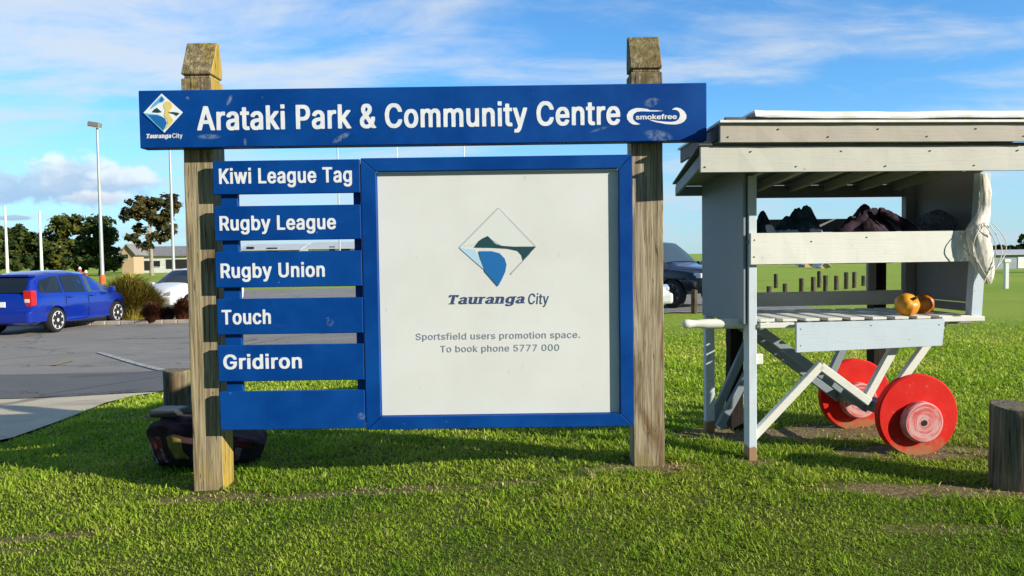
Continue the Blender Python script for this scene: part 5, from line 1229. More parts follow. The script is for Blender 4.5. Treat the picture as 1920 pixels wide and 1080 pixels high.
# ------------------------------------------------------------------ vehicles
M['tyre'] = simple('tyre_rubber', (.012, .012, .013), .85)
M['rim'] = simple('alloy_rim', (.68, .69, .71), .4, metal=.2)
M['dark_rim'] = simple('dark_alloy_rim', (.10, .10, .11), .35, metal=.5)
M['glass'] = simple('tinted_glass', (.012, .016, .020), .06, spec=.6)
M['glass_l'] = simple('clear_car_glass', (.05, .075, .09), .05, spec=.7)
M['black_trim'] = simple('black_trim', (.01, .01, .011), .5)
M['tail_red'] = simple('tail_lamp_red', (.50, .012, .015), .15, coat=1)
M['tail_clear'] = simple('tail_lamp_clear', (.72, .62, .60), .12, coat=1)
M['head_lamp'] = simple('headlamp_glass', (.55, .60, .66), .12, coat=1)
M['plate'] = simple('white_plate', (.78, .80, .80), .4)
M['chrome'] = simple('chrome_trim', (.6, .6, .62), .15, metal=1)

def car(name, loc, heading, paint, st, wb, wr, lampcol, dark_rear=True, rimm=None, tags=None, plate=True):
    root = empty(name, loc, heading, **tags)
    # ---- body: half sections joined along the length
    secs = []
    for (x, w, zb, zs, zt, wt) in st:
        zm = zb + (zs - zb) * .55
        half = [(0, zb), (w - .14, zb), (w - .03, zb + .07), (w, zm), (w - .015, zs - .10), (w - .05, zs), (wt, zt - .055), (wt - .10, zt), (wt * .5, zt + .022), (0, zt + .03)]
        ring = half + [(-y, z_) for y, z_ in reversed(half[1:-1])]
        secs.append([(x, y, z_) for y, z_ in ring])
    n = len(secs[0])
    mb = MB()
    vs = [q for s_ in secs for q in s_]
    fs = []
    for j in range(len(secs) - 1):
        for k in range(n):
            fs.append((j * n + k, j * n + (k + 1) % n, (j + 1) * n + (k + 1) % n, (j + 1) * n + k))
    fs += [tuple(range(n)), tuple((len(secs) - 1) * n + k for k in range(n))]
    body = mb.raw(vs, fs).build('body', paint, root, smooth=38)
    # wheel arches
    for x in (wb[0], wb[1]):
        for sgn in (1, -1):
            c_ = MB().lathe([(wr + .055, -.14), (wr + .055, .14)], 30, (x, sgn * (st[3][1] - .05), wr)).build('cutter', M['black_trim'])
            c_.parent = root
            md = body.modifiers.new('arch', 'BOOLEAN'); md.operation = 'DIFFERENCE'; md.object = c_; md.solver = 'EXACT'
    bpy.context.view_layer.update()
    dg = bpy.context.evaluated_depsgraph_get()
    me2 = bpy.data.meshes.new_from_object(body.evaluated_get(dg))
    cut = [m_.object for m_ in body.modifiers]
    body.modifiers.clear()
    body.data = me2
    for c_ in cut:
        bpy.data.objects.remove(c_)
    me2.shade_smooth(); me2.set_sharp_from_angle(angle=rad(35))
    # ---- evaluate the section surface
    X = [s_[0] for s_ in st]
    def sec_at(x):
        return [float(np.interp(x, X, [s_[i] for s_ in st])) for i in range(1, 6)]
    def side(x, f, sgn, off=.006):
        w, zb, zs, zt, wt = sec_at(x)
        a_, b_ = Vector((x, w - .05, zs)), Vector((x, wt, zt - .055))
        p_ = a_.lerp(b_, f); nrm = Vector((0, b_.z - a_.z, a_.y - b_.y)).normalized()
        p_ = p_ + nrm * off
        return (p_.x, p_.y * sgn, p_.z)
    def patch(name, xs_, f0, f1, sgn, m_):
        vs, fs = [], []
        for x, a_, b_ in xs_:
            vs += [side(x, f0 if a_ is None else a_, sgn), side(x, f1 if b_ is None else b_, sgn)]
        for k in range(len(xs_) - 1):
            fs.append((2 * k, 2 * k + 1, 2 * k + 3, 2 * k + 2))
        return MB().raw(vs, fs).build(name, m_, root)
    return root, side, patch, sec_at

def top_glass(name, root, sec_at, x0, x1, m_, inset=.06, n=6, off=.008):
    vs, fs = [], []
    for i in range(n + 1):
        x = x0 + (x1 - x0) * i / n
        w, zb, zs, zt, wt = sec_at(x)
        for y, z_ in ((-(wt - inset), zt - .02), (-(wt - .12), zt), (-wt * .5, zt + .022), (0, zt + .03), (wt * .5, zt + .022), (wt - .12, zt), (wt - inset, zt - .02)):
            vs.append((x, y, z_ + off))
    for i in range(n):
        for k in range(6):
            fs.append((i * 7 + k, i * 7 + k + 1, (i + 1) * 7 + k + 1, (i + 1) * 7 + k))
    return MB().raw(vs, fs).build(name, m_, root)

def car_wheel(root, x, y, r, sgn, rimm):
    w_ = MB().lathe([(r * .70, -.10), (r * .93, -.10), (r, -.07), (r, .07), (r * .93, .10), (r * .72, .10)], 30).build('wheel', M['tyre'], root, smooth=40)
    w_.location = (x, y, r)
    mb = MB().lathe([(r * .62, .0), (r * .73, .0), (r * .73, .102), (r * .68, .106), (r * .63, .06)], 30)
    for k in range(7):
        a = k * 2 * math.pi / 7
        mb.bar((r * .12 * math.cos(a), .075, r * .12 * math.sin(a)), (r * .66 * math.cos(a), .090, r * .66 * math.sin(a)), r * .15, .03, up=(0, 1, 0))
    mb.lathe([(.01, .102), (r * .15, .10), (r * .17, .06)], 14)
    o = mb.build('rim', rimm, w_, smooth=35)
    MB().lathe([(.01, .02), (r * .58, .02)], 24).build('brake', M['black_trim'], w_)
    if sgn < 0:
        w_.rotation_euler = (0, 0, math.pi)
    return w_

def blockpart(root, name, m_, x0, x1, y0, y1, z0, z1, bevel=.02):
    return MB().box(x0, x1, y0, y1, z0, z1).build(name, m_, root, bevel=bevel, segs=2)

def paint(name, c, flake=.35, rough=.25):
    m, t, b = mat(name)
    n = t.noise(objc(t), 3, 3, .5)
    t.put(b.inputs['Base Color'], t.mix(n, c, tuple(q * .85 for q in c)))
    b.inputs['Metallic'].default_value = flake
    b.inputs['Roughness'].default_value = rough
    b.inputs['Coat Weight'].default_value = 1.0; b.inputs['Coat Roughness'].default_value = .04
    return m
WAGON = [(-2.27, .70, .44, .80, .86, .62), (-2.23, .80, .30, .90, .97, .68), (-2.12, .84, .25, .96, 1.05, .69), (-1.88, .85, .25, .98, 1.36, .60), (-1.70, .85, .25, .98, 1.45, .59), (-1.2, .85, .23, .97, 1.53, .60), (-.4, .85, .23, .95, 1.55, .61),
         (.20, .85, .23, .93, 1.50, .60), (.75, .85, .23, .92, 1.29, .62), (1.32, .845, .23, .90, 1.02, .70), (1.60, .83, .23, .86, .95, .68), (1.95, .80, .23, .78, .86, .62), (2.15, .73, .25, .70, .77, .56), (2.27, .60, .32, .60, .66, .45)]
# blue people carrier driving away on the left
hd = rad(87)
wp = gnd(104, 624, -.29)
ca, sa = math.cos(hd), math.sin(hd)
lx, ly = -1.33, -.78
loc = (wp.x - (lx * ca - ly * sa), wp.y - (lx * sa + ly * ca), zf(wp.x, wp.y) + .024)
m_blue = paint('blue_metallic_paint', (.003, .032, .38), .3, .28)
bc, side, patch, sec_at = car('parked_car', loc, hd, m_blue, WAGON, (-1.33, 1.38), .315, None,
                              tags=dict(label='blue people carrier on the road at the left edge, seen from its rear right corner', cat='car'))
for sgn in (-1, 1):
    patch('side_window', [(-1.84, .14, .45), (-1.68, .10, .84), (-1.2, .08, .90), (-.98, .07, .91)], .1, .9, sgn, M['glass'])
    patch('side_window', [(-.90, .07, .91), (-.4, .06, .92), (-.02, .06, .92)], .1, .9, sgn, M['glass'])
    patch('side_window', [(.08, .06, .92), (.20, .06, .90), (.75, .07, .82), (1.12, .09, .45)], .1, .9, sgn, M['glass_l'])
    for x in (-1.33, 1.38):
        car_wheel(bc, x, sgn * .765, .315, sgn, M['rim'])
    blockpart(bc, 'wing_mirror', m_blue, .95, 1.10, min(sgn * .84, sgn * 1.0), max(sgn * .84, sgn * 1.0), .93, 1.07, .03)
    y0, y1 = sorted((sgn * .62, sgn * .835))
    tl = MB().prism_x([(y0, .72), (y1, .70), (y1, 1.10), (y0 + (.03 if sgn > 0 else 0), 1.10), (y0, .9)], -2.262, -2.06).build('tail_lamp', M['tail_red'], bc, bevel=.025, segs=2)
    MB().box(-2.272, -2.20, y0 + .05, y1 - .03, .80, .90).build('reversing_lamp', M['tail_clear'], tl, bevel=.015)
    for x in (-.94, .03):
        MB().box(x - .006, x + .006, min(sgn * .851, sgn * .845), max(sgn * .851, sgn * .845), .34, .94).build('door_seam', M['black_trim'], bc)
    for x in (-.75, .22):
        MB().box(x - .09, x + .09, min(sgn * .845, sgn * .872), max(sgn * .845, sgn * .872), .86, .895).build('door_handle', m_blue, bc, bevel=.008)
    MB().box(-.95, 1.0, min(sgn * .80, sgn * .862), max(sgn * .80, sgn * .862), .245, .33).build('sill', m_blue, bc, bevel=.02)
# rear: window, bumper, plate
vs = []
for (x, z_, hw) in ((-2.15, 1.05, .62), (-2.05, 1.18, .60), (-1.95, 1.30, .57), (-1.86, 1.40, .52)):
    vs += [(x - .045, y, z_) for y in (-hw, -hw / 2, 0, hw / 2, hw)]
fs = [(j * 5 + k, j * 5 + k + 1, (j + 1) * 5 + k + 1, (j + 1) * 5 + k) for j in range(3) for k in range(4)]
MB().raw(vs, fs).build('rear_window', M['glass'], bc)
blockpart(bc, 'spoiler', m_blue, -1.92, -1.66, -.55, .55, 1.43, 1.49, .025)
blockpart(bc, 'bumper', m_blue, -2.335, -2.10, -.80, .80, .30, .60, .06)
blockpart(bc, 'number_plate', M['plate'], -2.292, -2.262, -.18, .18, .70, .83, .006)
top_glass('windscreen', bc, sec_at, .30, 1.24, M['glass_l'])
for sgn in ():
    MB().tube([(-1.75, sgn * .52, 1.54), (-1.6, sgn * .53, 1.60), (-.5, sgn * .54, 1.635), (.2, sgn * .53, 1.62), (.33, sgn * .52, 1.57)], .014, 6).build('roof_rail', m_blue, bc, smooth=60)

# dark off-road vehicle on the right
SUV = [(-2.35, .74, .62, 1.00, 1.08, .68), (-2.28, .86, .46, 1.06, 1.16, .74), (-2.15, .92, .38, 1.10, 1.62, .68), (-1.9, .93, .36, 1.11, 1.74, .66), (-1.2, .93, .36, 1.11, 1.80, .68), (-.2, .93, .36, 1.10, 1.82, .68),
       (.30, .93, .36, 1.09, 1.78, .66), (.62, .93, .36, 1.08, 1.55, .70), (1.02, .93, .36, 1.07, 1.20, .76), (1.30, .92, .36, 1.05, 1.14, .76), (1.85, .90, .38, 1.00, 1.09, .74), (2.15, .86, .42, .93, 1.02, .70), (2.30, .76, .48, .80, .90, .60), (2.36, .66, .56, .70, .80, .52)]
hd = rad(-52)
wp = gnd(1263, 579, .0)
ca, sa = math.cos(hd), math.sin(hd)
lx, ly = 1.42, -.86
m_navy = paint('dark_navy_paint', (.006, .009, .022), .3, .3)
sv, side, patch, sec_at = car('parked_car', (wp.x - (lx * ca - ly * sa), wp.y - (lx * sa + ly * ca), zf(wp.x, wp.y) + .02), hd, m_navy, SUV, (-1.42, 1.42), .385, None,
                              tags=dict(label='dark navy off-road vehicle parked between the right sign post and the stall', cat='car'))
for sgn in (-1, 1):
    patch('side_window', [(-1.95, .12, .80), (-1.0, .08, .92)], .1, .9, sgn, M['glass'])
    patch('side_window', [(-.90, .07, .92), (-.05, .06, .93)], .1, .9, sgn, M['glass'])
    patch('side_window', [(.05, .06, .93), (.30, .06, .92), (.60, .07, .85), (.88, .09, .42)], .1, .9, sgn, M['glass'])
    for x in (-1.42, 1.42):
        car_wheel(sv, x, sgn * .85, .385, sgn, M['dark_rim'])
    blockpart(sv, 'wing_mirror', m_navy, .72, .90, min(sgn * .92, sgn * 1.12), max(sgn * .92, sgn * 1.12), 1.08, 1.26, .04)
    y0, y1 = sorted((sgn * .50, sgn * .83))
    MB().prism_x([(y0, .82), (y1, .84), (y1, .97), (y0, .95)], 2.05, 2.318).build('headlamp', M['head_lamp'], sv, bevel=.03, segs=2)
    blockpart(sv, 'wheel_arch_trim', M['black_trim'], 1.0, 1.84, min(sgn * .86, sgn * .94), max(sgn * .86, sgn * .94), .78, .83, .02)
top_glass('windscreen', sv, sec_at, .36, .98, M['glass_l'])
blockpart(sv, 'grille', M['black_trim'], 2.20, 2.385, -.48, .48, .62, .88, .03)
blockpart(sv, 'bumper', M['black_trim'], 2.15, 2.44, -.80, .80, .42, .60, .05)
blockpart(sv, 'number_plate', M['plate'], 2.43, 2.45, -.18, .18, .46, .57, .005)
M['seat'] = simple('seat_cloth', (.05, .05, .055), .9)

# white cars
HATCH = [(-2.0, .66, .42, .78, .84, .60), (-1.95, .78, .30, .86, .94, .64), (-1.80, .83, .24, .90, 1.20, .62), (-1.62, .84, .22, .91, 1.38, .60), (-1.0, .845, .22, .90, 1.44, .61), (-.2, .845, .22, .89, 1.455, .62),
         (.30, .845, .22, .88, 1.41, .60), (.70, .845, .22, .87, 1.20, .63), (1.10, .84, .22, .86, .96, .68), (1.40, .82, .22, .82, .90, .66), (1.72, .79, .24, .74, .82, .60), (1.90, .72, .27, .66, .73, .54), (2.0, .60, .34, .57, .63, .45)]
m_white = paint('white_car_paint', (.78, .80, .82), .0, .3)
def white_car(loc, hd, label):
    r_, side, patch, sec_at = car('parked_car', loc, hd, m_white, HATCH, (-1.22, 1.25), .30, None, tags=dict(label=label, cat='car'))
    for sgn in (-1, 1):
        patch('side_window', [(-1.62, .12, .78), (-1.0, .08, .90), (-.15, .06, .92)], .1, .9, sgn, M['glass'])
        patch('side_window', [(-.05, .06, .92), (.30, .06, .90), (.65, .07, .82), (.95, .09, .42)], .1, .9, sgn, M['glass'])
        for x in (-1.22, 1.25):
            car_wheel(r_, x, sgn * .76, .30, sgn, M['rim'])
        blockpart(r_, 'wing_mirror', m_white, .80, .94, min(sgn * .83, sgn * 1.0), max(sgn * .83, sgn * 1.0), .90, 1.02, .03)
        y0, y1 = sorted((sgn * .42, sgn * .68))
        MB().prism_x([(y0, .60), (y1, .64), (y1, .76), (y0, .70)], 1.80, 1.99).build('headlamp', M['head_lamp'], r_, bevel=.03, segs=2)
    top_glass('windscreen', r_, sec_at, .36, 1.06, M['glass'], .05)
    blockpart(r_, 'bumper', m_white, 1.75, 2.07, -.74, .74, .30, .56, .06)
    blockpart(r_, 'grille', M['black_trim'], 1.95, 2.078, -.35, .35, .40, .48, .01)
    blockpart(r_, 'number_plate', M['plate'], 2.07, 2.085, -.18, .18, .45, .56, .005)
    return r_
wc = at(340, 500, 26.2)
white_car((wc.x, 27.0, zf(wc.x, 27.0) + .06), rad(-104), 'white hatchback facing the camera behind the shrubs at the left sign post')
wc = at(1259, 560, 18.6)
white_car((wc.x - 2.08, 19.0, zf(wc.x, 18) + .02), rad(-2), 'white car whose rounded nose shows beside the right sign post')

# ------------------------------------------------------------------ planting
def leaf_mesh(name, pts, nrm, size, cols, m, seed, aspect=.6):
    rg = np.random.default_rng(seed)
    n = len(pts)
    a = rg.normal(size=(n, 3)); a /= np.linalg.norm(a, axis=1)[:, None]
    nr = nrm + rg.normal(scale=.6, size=(n, 3)); nr /= np.linalg.norm(nr, axis=1)[:, None]
    u_ = np.cross(nr, a); u_ /= np.linalg.norm(u_, axis=1)[:, None]
    v_ = np.cross(nr, u_)
    s_ = size * (.6 + .8 * rg.random(n))[:, None]
    V = np.stack([pts - u_ * s_, pts + v_ * s_ * aspect, pts + u_ * s_, pts - v_ * s_ * aspect], 1).reshape(-1, 3)
    me = bpy.data.meshes.new(name)
    me.vertices.add(n * 4); me.vertices.foreach_set('co', V.astype(np.float32).ravel())
    me.loops.add(n * 4); me.loops.foreach_set('vertex_index', np.arange(n * 4, dtype=np.int32))
    me.polygons.add(n); me.polygons.foreach_set('loop_start', np.arange(n, dtype=np.int32) * 4)
    me.update(calc_edges=True)
    C4 = np.ones((n, 4, 4), np.float32); C4[:, :, :3] = cols[:, None, :]
    at_ = me.color_attributes.new('tint', 'FLOAT_COLOR', 'POINT')
    at_.data.foreach_set('color', C4.ravel())
    me.materials.append(m)
    return me
M['leaf'] = attr_leaf('tree_leaf', .25, .6, .2)
M['bark'] = simple('bark', (.13, .10, .075), .95, (.22, .18, .14), 3, bmp=.6)
M['pale_bark'] = simple('pale_gum_bark', (.36, .31, .25), .9, (.22, .18, .14), 2, bmp=.4)

def tree(name, loc, lobes, nleaf, size, pal, seed, trunk_h, trunk_r, bark, tags, hollow=.55):
    """lobes: (x, y, z, rx, ry, rz) ellipsoids of foliage above the base"""
    rg = np.random.default_rng(seed)
    root = empty(name, loc, 0, **tags)
    lob = np.array(lobes, float)
    vol = lob[:, 3] * lob[:, 4] * lob[:, 5]
    w = vol ** (2 / 3); w /= w.sum()
    # clumps inside each lobe, leaves round each clump
    nc = max(30, nleaf // 28)
    li = rg.choice(len(lob), nc, p=w)
    d = rg.normal(size=(nc, 3)); d /= np.linalg.norm(d, axis=1)[:, None]
    rr = (hollow + (1 - hollow) * rg.random(nc) ** .6) * (.85 + .3 * rg.random(nc))
    cc = lob[li, :3] + d * rr[:, None] * lob[li, 3:]
    ci = rg.integers(0, nc, nleaf)
    cr = (.10 + .13 * rg.random(nc)) * (vol.max() ** (1 / 3)) * 1.25
    o_ = rg.normal(size=(nleaf, 3)) * .55
    o_[:, 2] *= .75
    pts = cc[ci] + o_ * cr[ci][:, None]
    nrm = d[ci] * .7 + np.array([0, 0, .5]) + o_ * .5
    ct = rg.random(nc)
    mixv = np.clip(.62 * ct[ci] + .38 * rg.random(nleaf), 0, .999) * (len(pal) - 1)
    pal = np.array(pal)
    i0 = mixv.astype(int); fr = (mixv - i0)[:, None]
    cols = pal[i0] * (1 - fr) + pal[i0 + 1] * fr
    link('crown', leaf_mesh('crown', pts, nrm, size, cols, M['leaf'], seed + 1), root)
    mb = MB()
    rr_ = random.Random(seed)
    mb.tube([(0, 0, -.3), (.03, 0, trunk_h * .3), (-.05, .05, trunk_h * .7), (.05, 0, trunk_h)], [trunk_r * 1.25, trunk_r, trunk_r * .85, trunk_r * .7], 9)
    for k in range(min(len(lobes), 9)):
        x, y, z_, *_r = lobes[k]
        b0 = Vector((0, 0, trunk_h * rr_.uniform(.55, 1.0))); b1 = Vector((x, y, z_))
        mid = b0.lerp(b1, .5) + Vector((rr_.uniform(-.3, .3), rr_.uniform(-.3, .3), .1 * (b1 - b0).length))
        mb.tube([b0, mid, b1], [trunk_r * .55, trunk_r * .38, trunk_r * .15], 6)
    mb.build('trunk', bark, root, smooth=60)
    return root

DARK = [(.016, .030, .008), (.032, .054, .012), (.055, .082, .016), (.090, .108, .022)]
OLIVE = [(.030, .046, .010), (.066, .082, .014), (.115, .122, .020), (.17, .155, .028)]
GUM = [(.030, .034, .012), (.060, .056, .018), (.100, .080, .025), (.135, .105, .035)]
def px_tree(name, cx, ybase, Y, lob_px, *a, **kw):
    """lobes given as centre and radii seen in the photograph at depth Y"""
    c = at(cx, 500, Y)
    zb = zf(c.x, Y)
    k = Y / FPX
    lobes = []
    rg = random.Random(int(cx * 7))
    for (px, py, rx, ry) in lob_px:
        q = at(px, py, Y)
        lobes.append((q.x - c.x, rg.uniform(-.3, .3) * rx * k, q.z - zb, rx * k, rx * k * .9, ry * k))
    return tree(name, (c.x, Y, zb), lobes, *a, **kw)
GR = 'trees beyond the playing field on the left'
px_tree('broadleaf_tree', 30, 505, 105, [(5, 455, 30, 30), (35, 455, 28, 36), (62, 465, 24, 30), (20, 490, 34, 16), (60, 492, 26, 14)], 5200, .33, DARK, 11, 3.2, .3, M['bark'],
        tags=dict(label='dark spreading tree at the left edge behind the blue car', cat='tree', group=GR))
px_tree('broadleaf_tree', 98, 505, 112, [(95, 455, 24, 22), (120, 425, 24, 18), (143, 420, 24, 16), (110, 470, 32, 26), (145, 460, 26, 32), (120, 492, 34, 14)], 6200, .33, OLIVE, 12, 4.0, .35, M['bark'],
        tags=dict(label='olive leafy tree left of the tall floodlight pole', cat='tree', group=GR))
px_tree('broadleaf_tree', 190, 508, 100, [(190, 428, 26, 20), (203, 452, 20, 28), (172, 458, 28, 28), (192, 485, 32, 24), (150, 488, 24, 18)], 6200, .31, DARK, 13, 3.0, .35, M['bark'],
        tags=dict(label='dense dark tree directly behind the tall floodlight pole', cat='tree', group=GR))
px_tree('broadleaf_tree', 66, 505, 125, [(70, 470, 26, 22), (88, 482, 20, 20)], 2400, .36, DARK, 14, 3.0, .3, M['bark'],
        tags=dict(label='low dark tree between the two thin goal posts', cat='tree', group=GR))
px_tree('gum_tree', 284, 505, 95, [(300, 375, 28, 17), (272, 385, 26, 14), (318, 385, 18, 22), (248, 402, 22, 11), (285, 402, 30, 13), (305, 420, 22, 14), (262, 428, 12, 7), (250, 446, 15, 9), (298, 446, 18, 10), (272, 462, 16, 9), (322, 438, 10, 9)],
        5200, .27, GUM, 15, 6.5, .22, M['pale_bark'], tags=dict(label='open crowned gum tree with gaps of sky, left of the sign', cat='tree', group=GR), hollow=.35)
# far trees on the right
GR2 = 'small trees beyond the field on the right'
px_tree('broadleaf_tree', 1868, 480, 150, [(1868, 466, 9, 6), (1878, 468, 6, 5)], 700, .4, DARK, 16, 2.0, .25, M['bark'], tags=dict(label='small dark tree behind the left end of the pale shed', cat='tree', group=GR2))
px_tree('broadleaf_tree', 1896, 480, 150, [(1892, 466, 7, 5), (1901, 468, 6, 5)], 600, .4, DARK, 17, 2.0, .25, M['bark'], tags=dict(label='low dark tree behind the middle of the pale shed', cat='tree', group=GR2))
px_tree('broadleaf_tree', 1924, 480, 140, [(1922, 448, 11, 9), (1916, 467, 12, 7), (1930, 462, 12, 9)], 1300, .4, DARK, 18, 3.0, .3, M['bark'], tags=dict(label='taller dark tree at the right edge above the pale shed', cat='tree', group=GR2))
hp = at(1560, 492, 165)
for k, (px, rx) in enumerate(((1442, 22), (1498, 26), (1556, 24), (1600, 20), (1648, 24))):
    px_tree('hedge_tree', px, 497, 165, [(px - rx * .4, 489, rx * .8, 6), (px + rx * .5, 490, rx * .7, 6)], 900, .45, DARK, 30 + k, 1.2, .2, M['bark'],
            tags=dict(label='dark low tree in the far row seen under the stall shelf', cat='tree', group='far row of low trees under the stall shelf'))
# trees outside the picture on the right, whose shadows stripe the field
t0 = tree('broadleaf_tree', (48, 47, 0), [(0, 0, 4, 2.4, 2.4, 2), (1, .5, 5.2, 1.6, 1.6, 1.4), (-1, -.3, 3, 1.8, 1.8, 1.3)], 1500, .42, DARK, 40, 2.5, .25, M['bark'],
          dict(label='leafy tree standing off to the right of the field', cat='tree', group='trees along the right of the field'))
for (x, y, s_) in ((42, 35, .9), (60, 62, 1.2), (37, 29.5, .75)):
    c_ = copy_tree(t0); c_.location = (x, y, zf(x, y)); c_.scale = (s_, s_, s_)

# tussock and shrubs in the bed
def tussock(name, loc, n, R, H, seed, pal, tags):
    rg = np.random.default_rng(seed)
    r0 = R * .45 * np.sqrt(rg.random(n)); a0 = rg.random(n) * 2 * np.pi
    az = a0 + rg.normal(0, .7, n)
    L = H * (.55 + .6 * rg.random(n)) * (1.12 - .5 * (r0 / (R * .45)) ** 2)
    reach = R * (.35 + 1.0 * rg.random(n)) * (.4 + .6 * r0 / (R * .45))
    base = np.stack([r0 * np.cos(a0), r0 * np.sin(a0), np.zeros(n)], 1)
    d = np.stack([np.cos(az), np.sin(az)], 1); sd = np.stack([-np.sin(az), np.cos(az)], 1)
    wd = .007 + .008 * rg.random(n)
    cols_ = []
    for s_, wf in ((0, 1.), (.35, 1.), (.7, .8), (1., .15)):
        out = reach * s_ ** 1.6
        up = L * (s_ - .42 * s_ ** 3)
        for sg in (-1, 1):
            q = base.copy(); q[:, :2] += d * out[:, None] + sd * (sg * wd * wf)[:, None]; q[:, 2] += up
            cols_.append(q)
    V = np.stack(cols_, 1).reshape(-1, 3)
    k = np.arange(n)[:, None] * 8
    F = np.concatenate([k + np.array([0, 1, 3, 2]) + 2 * j for j in range(3)], 0).reshape(-1)
    me = bpy.data.meshes.new(name)
    me.vertices.add(n * 8); me.vertices.foreach_set('co', V.astype(np.float32).ravel())
    me.loops.add(len(F)); me.loops.foreach_set('vertex_index', F.astype(np.int32))
    me.polygons.add(n * 3); me.polygons.foreach_set('loop_start', np.arange(n * 3, dtype=np.int32) * 4)
    me.update(calc_edges=True)
    pal = np.array(pal); mv = rg.random(n) * (len(pal) - 1.001); i0 = mv.astype(int); fr = (mv - i0)[:, None]
    C = pal[i0] * (1 - fr) + pal[i0 + 1] * fr
    C4 = np.ones((n, 8, 4), np.float32); C4[:, :, :3] = C[:, None, :]
    a_ = me.color_attributes.new('tint', 'FLOAT_COLOR', 'POINT'); a_.data.foreach_set('color', C4.ravel())
    me.materials.append(M['leaf'])
    o = link(name, me, **tags)
    o.location = loc
    return o
GOLD = [(.14, .12, .015), (.28, .23, .03), (.40, .32, .05), (.46, .38, .10)]
RUST = [(.05, .018, .010), (.11, .038, .020), (.17, .065, .035)]
BLK = [(.006, .006, .006), (.014, .012, .012), (.02, .018, .018)]
def shrub_at(px, py, w, hgt, nm, n, seed, pal, label, grp='shrubs in the kerbside bed', dy=0.):
    g_ = gnd(px, py, -.28)
    Y = g_.y + dy
    k = Y / FPX
    return tussock(nm, (g_.x * Y / g_.y, Y, zf(g_.x, Y) + .05), n, w * k / 2, hgt * k * 1.45, seed, pal, dict(label=label, cat='plant', group=grp))
shrub_at(244, 603, 110, 84, 'tussock_grass', 4600, 1, GOLD, 'tall golden tussock at the end of the bed, just ahead of the blue car', dy=.6)
shrub_at(276, 602, 70, 58, 'tussock_grass', 2600, 2, GOLD, 'golden tussock behind the rusty round shrub', dy=1.2)
shrub_at(288, 606, 50, 38, 'round_shrub', 1500, 3, RUST, 'rusty brown round shrub at the kerb in front of the golden tussock')
shrub_at(344, 604, 44, 46, 'round_shrub', 1300, 4, RUST, 'rusty brown shrub beside the left sign post below the white car')
shrub_at(315, 605, 30, 28, 'round_shrub', 900, 5, BLK, 'low black leaved shrub between the two rusty shrubs')

# ------------------------------------------------------------------ poles, posts, houses
M['galv'] = simple('galvanised_pole', (.50, .52, .53), .45, (.40, .42, .43), 1.2, metal=.3)
M['white_pole'] = simple('white_pole_paint', (.74, .74, .70), .5)
M['orange'] = simple('orange_padding', (.62, .12, .03), .7)
M['lamp_grey'] = simple('lamp_housing', (.20, .20, .20), .5)
def pole_top(px, ytop, Y, r0, r1, nm, label, cat, group, pad=False, head=None, m=None):
    q = at(px, ytop, Y)
    zb = zf(q.x, Y)
    # plumb: stand it under its own top
    root = empty(nm, (q.x, Y, zb), 0, label=label, cat=cat, group=group)
    hgt = q.z - zb
    MB().tube([(0, 0, -.3), (0, 0, hgt * .5), (0, 0, hgt)], [r0, (r0 + r1) / 2, r1], 12).build('pole', m or M['galv'], root, smooth=60)
    if pad:
        MB().tube([(0, 0, .0), (0, 0, .75)], [r0 * 1.6, r0 * 1.45], 12).build('padding', M['orange'], root, smooth=40)
    if head:
        w_ = head
        MB().bar((-w_ * .75, 0, hgt + .17), (w_ * .32, 0, hgt + .02), .4, .55, up=(0, 1, 0)).build('lamp_head', M['lamp_grey'], root, bevel=.05)
        MB().bar((-w_ * .70, -.02, hgt - .06), (w_ * .28, -.02, hgt - .19), .05, .42, up=(0, 1, 0)).build('lamp_glass', M['head_lamp'], root)
    return root
G1 = 'floodlight poles on the playing field'
pole_top(182, 236, 62, .155, .085, 'floodlight', 'tall grey floodlight pole with its lamp showing, orange pad at the foot', 'floodlight', G1, True, .85)
pole_top(316, 205, 74, .15, .085, 'floodlight', 'floodlight pole rising past the gum tree behind the header board', 'floodlight', G1, True, 1.0)
pole_top(631, 205, 95, .11, .09, 'floodlight', 'thin pole glimpsed in the gaps at the right end of the name planks', 'floodlight', G1, False, 1.0)
pole_top(9, 386, 70, .15, .08, 'goal_post', 'thin pale goal post at the far left edge above the blue car', 'goal post', 'thin goal posts at the left', m=M['white_pole'])
pole_top(74, 396, 70, .15, .08, 'goal_post', 'thin pale goal post between the dark trees at the left', 'goal post', 'thin goal posts at the left', m=M['white_pole'])
# rugby goal seen over the notice frame
gl, gr = at(743, 225, 80), at(869, 225, 80)
goal = empty('rugby_goal', ((gl.x + gr.x) / 2, 80, -.2), 0, label='white rugby goal whose two uprights show under the header board', cat='goal')
hw = (gr.x - gl.x) / 2
for sx in (-1, 1):
    MB().tube([(sx * hw, 0, -.3), (sx * hw, 0, gl.z + .2)], [.07, .055], 10).build('upright', M['white_pole'], goal, smooth=60)
MB().tube([(-hw, 0, 3.1), (hw, 0, 3.1)], .055, 8).build('crossbar', M['white_pole'], goal, smooth=60)

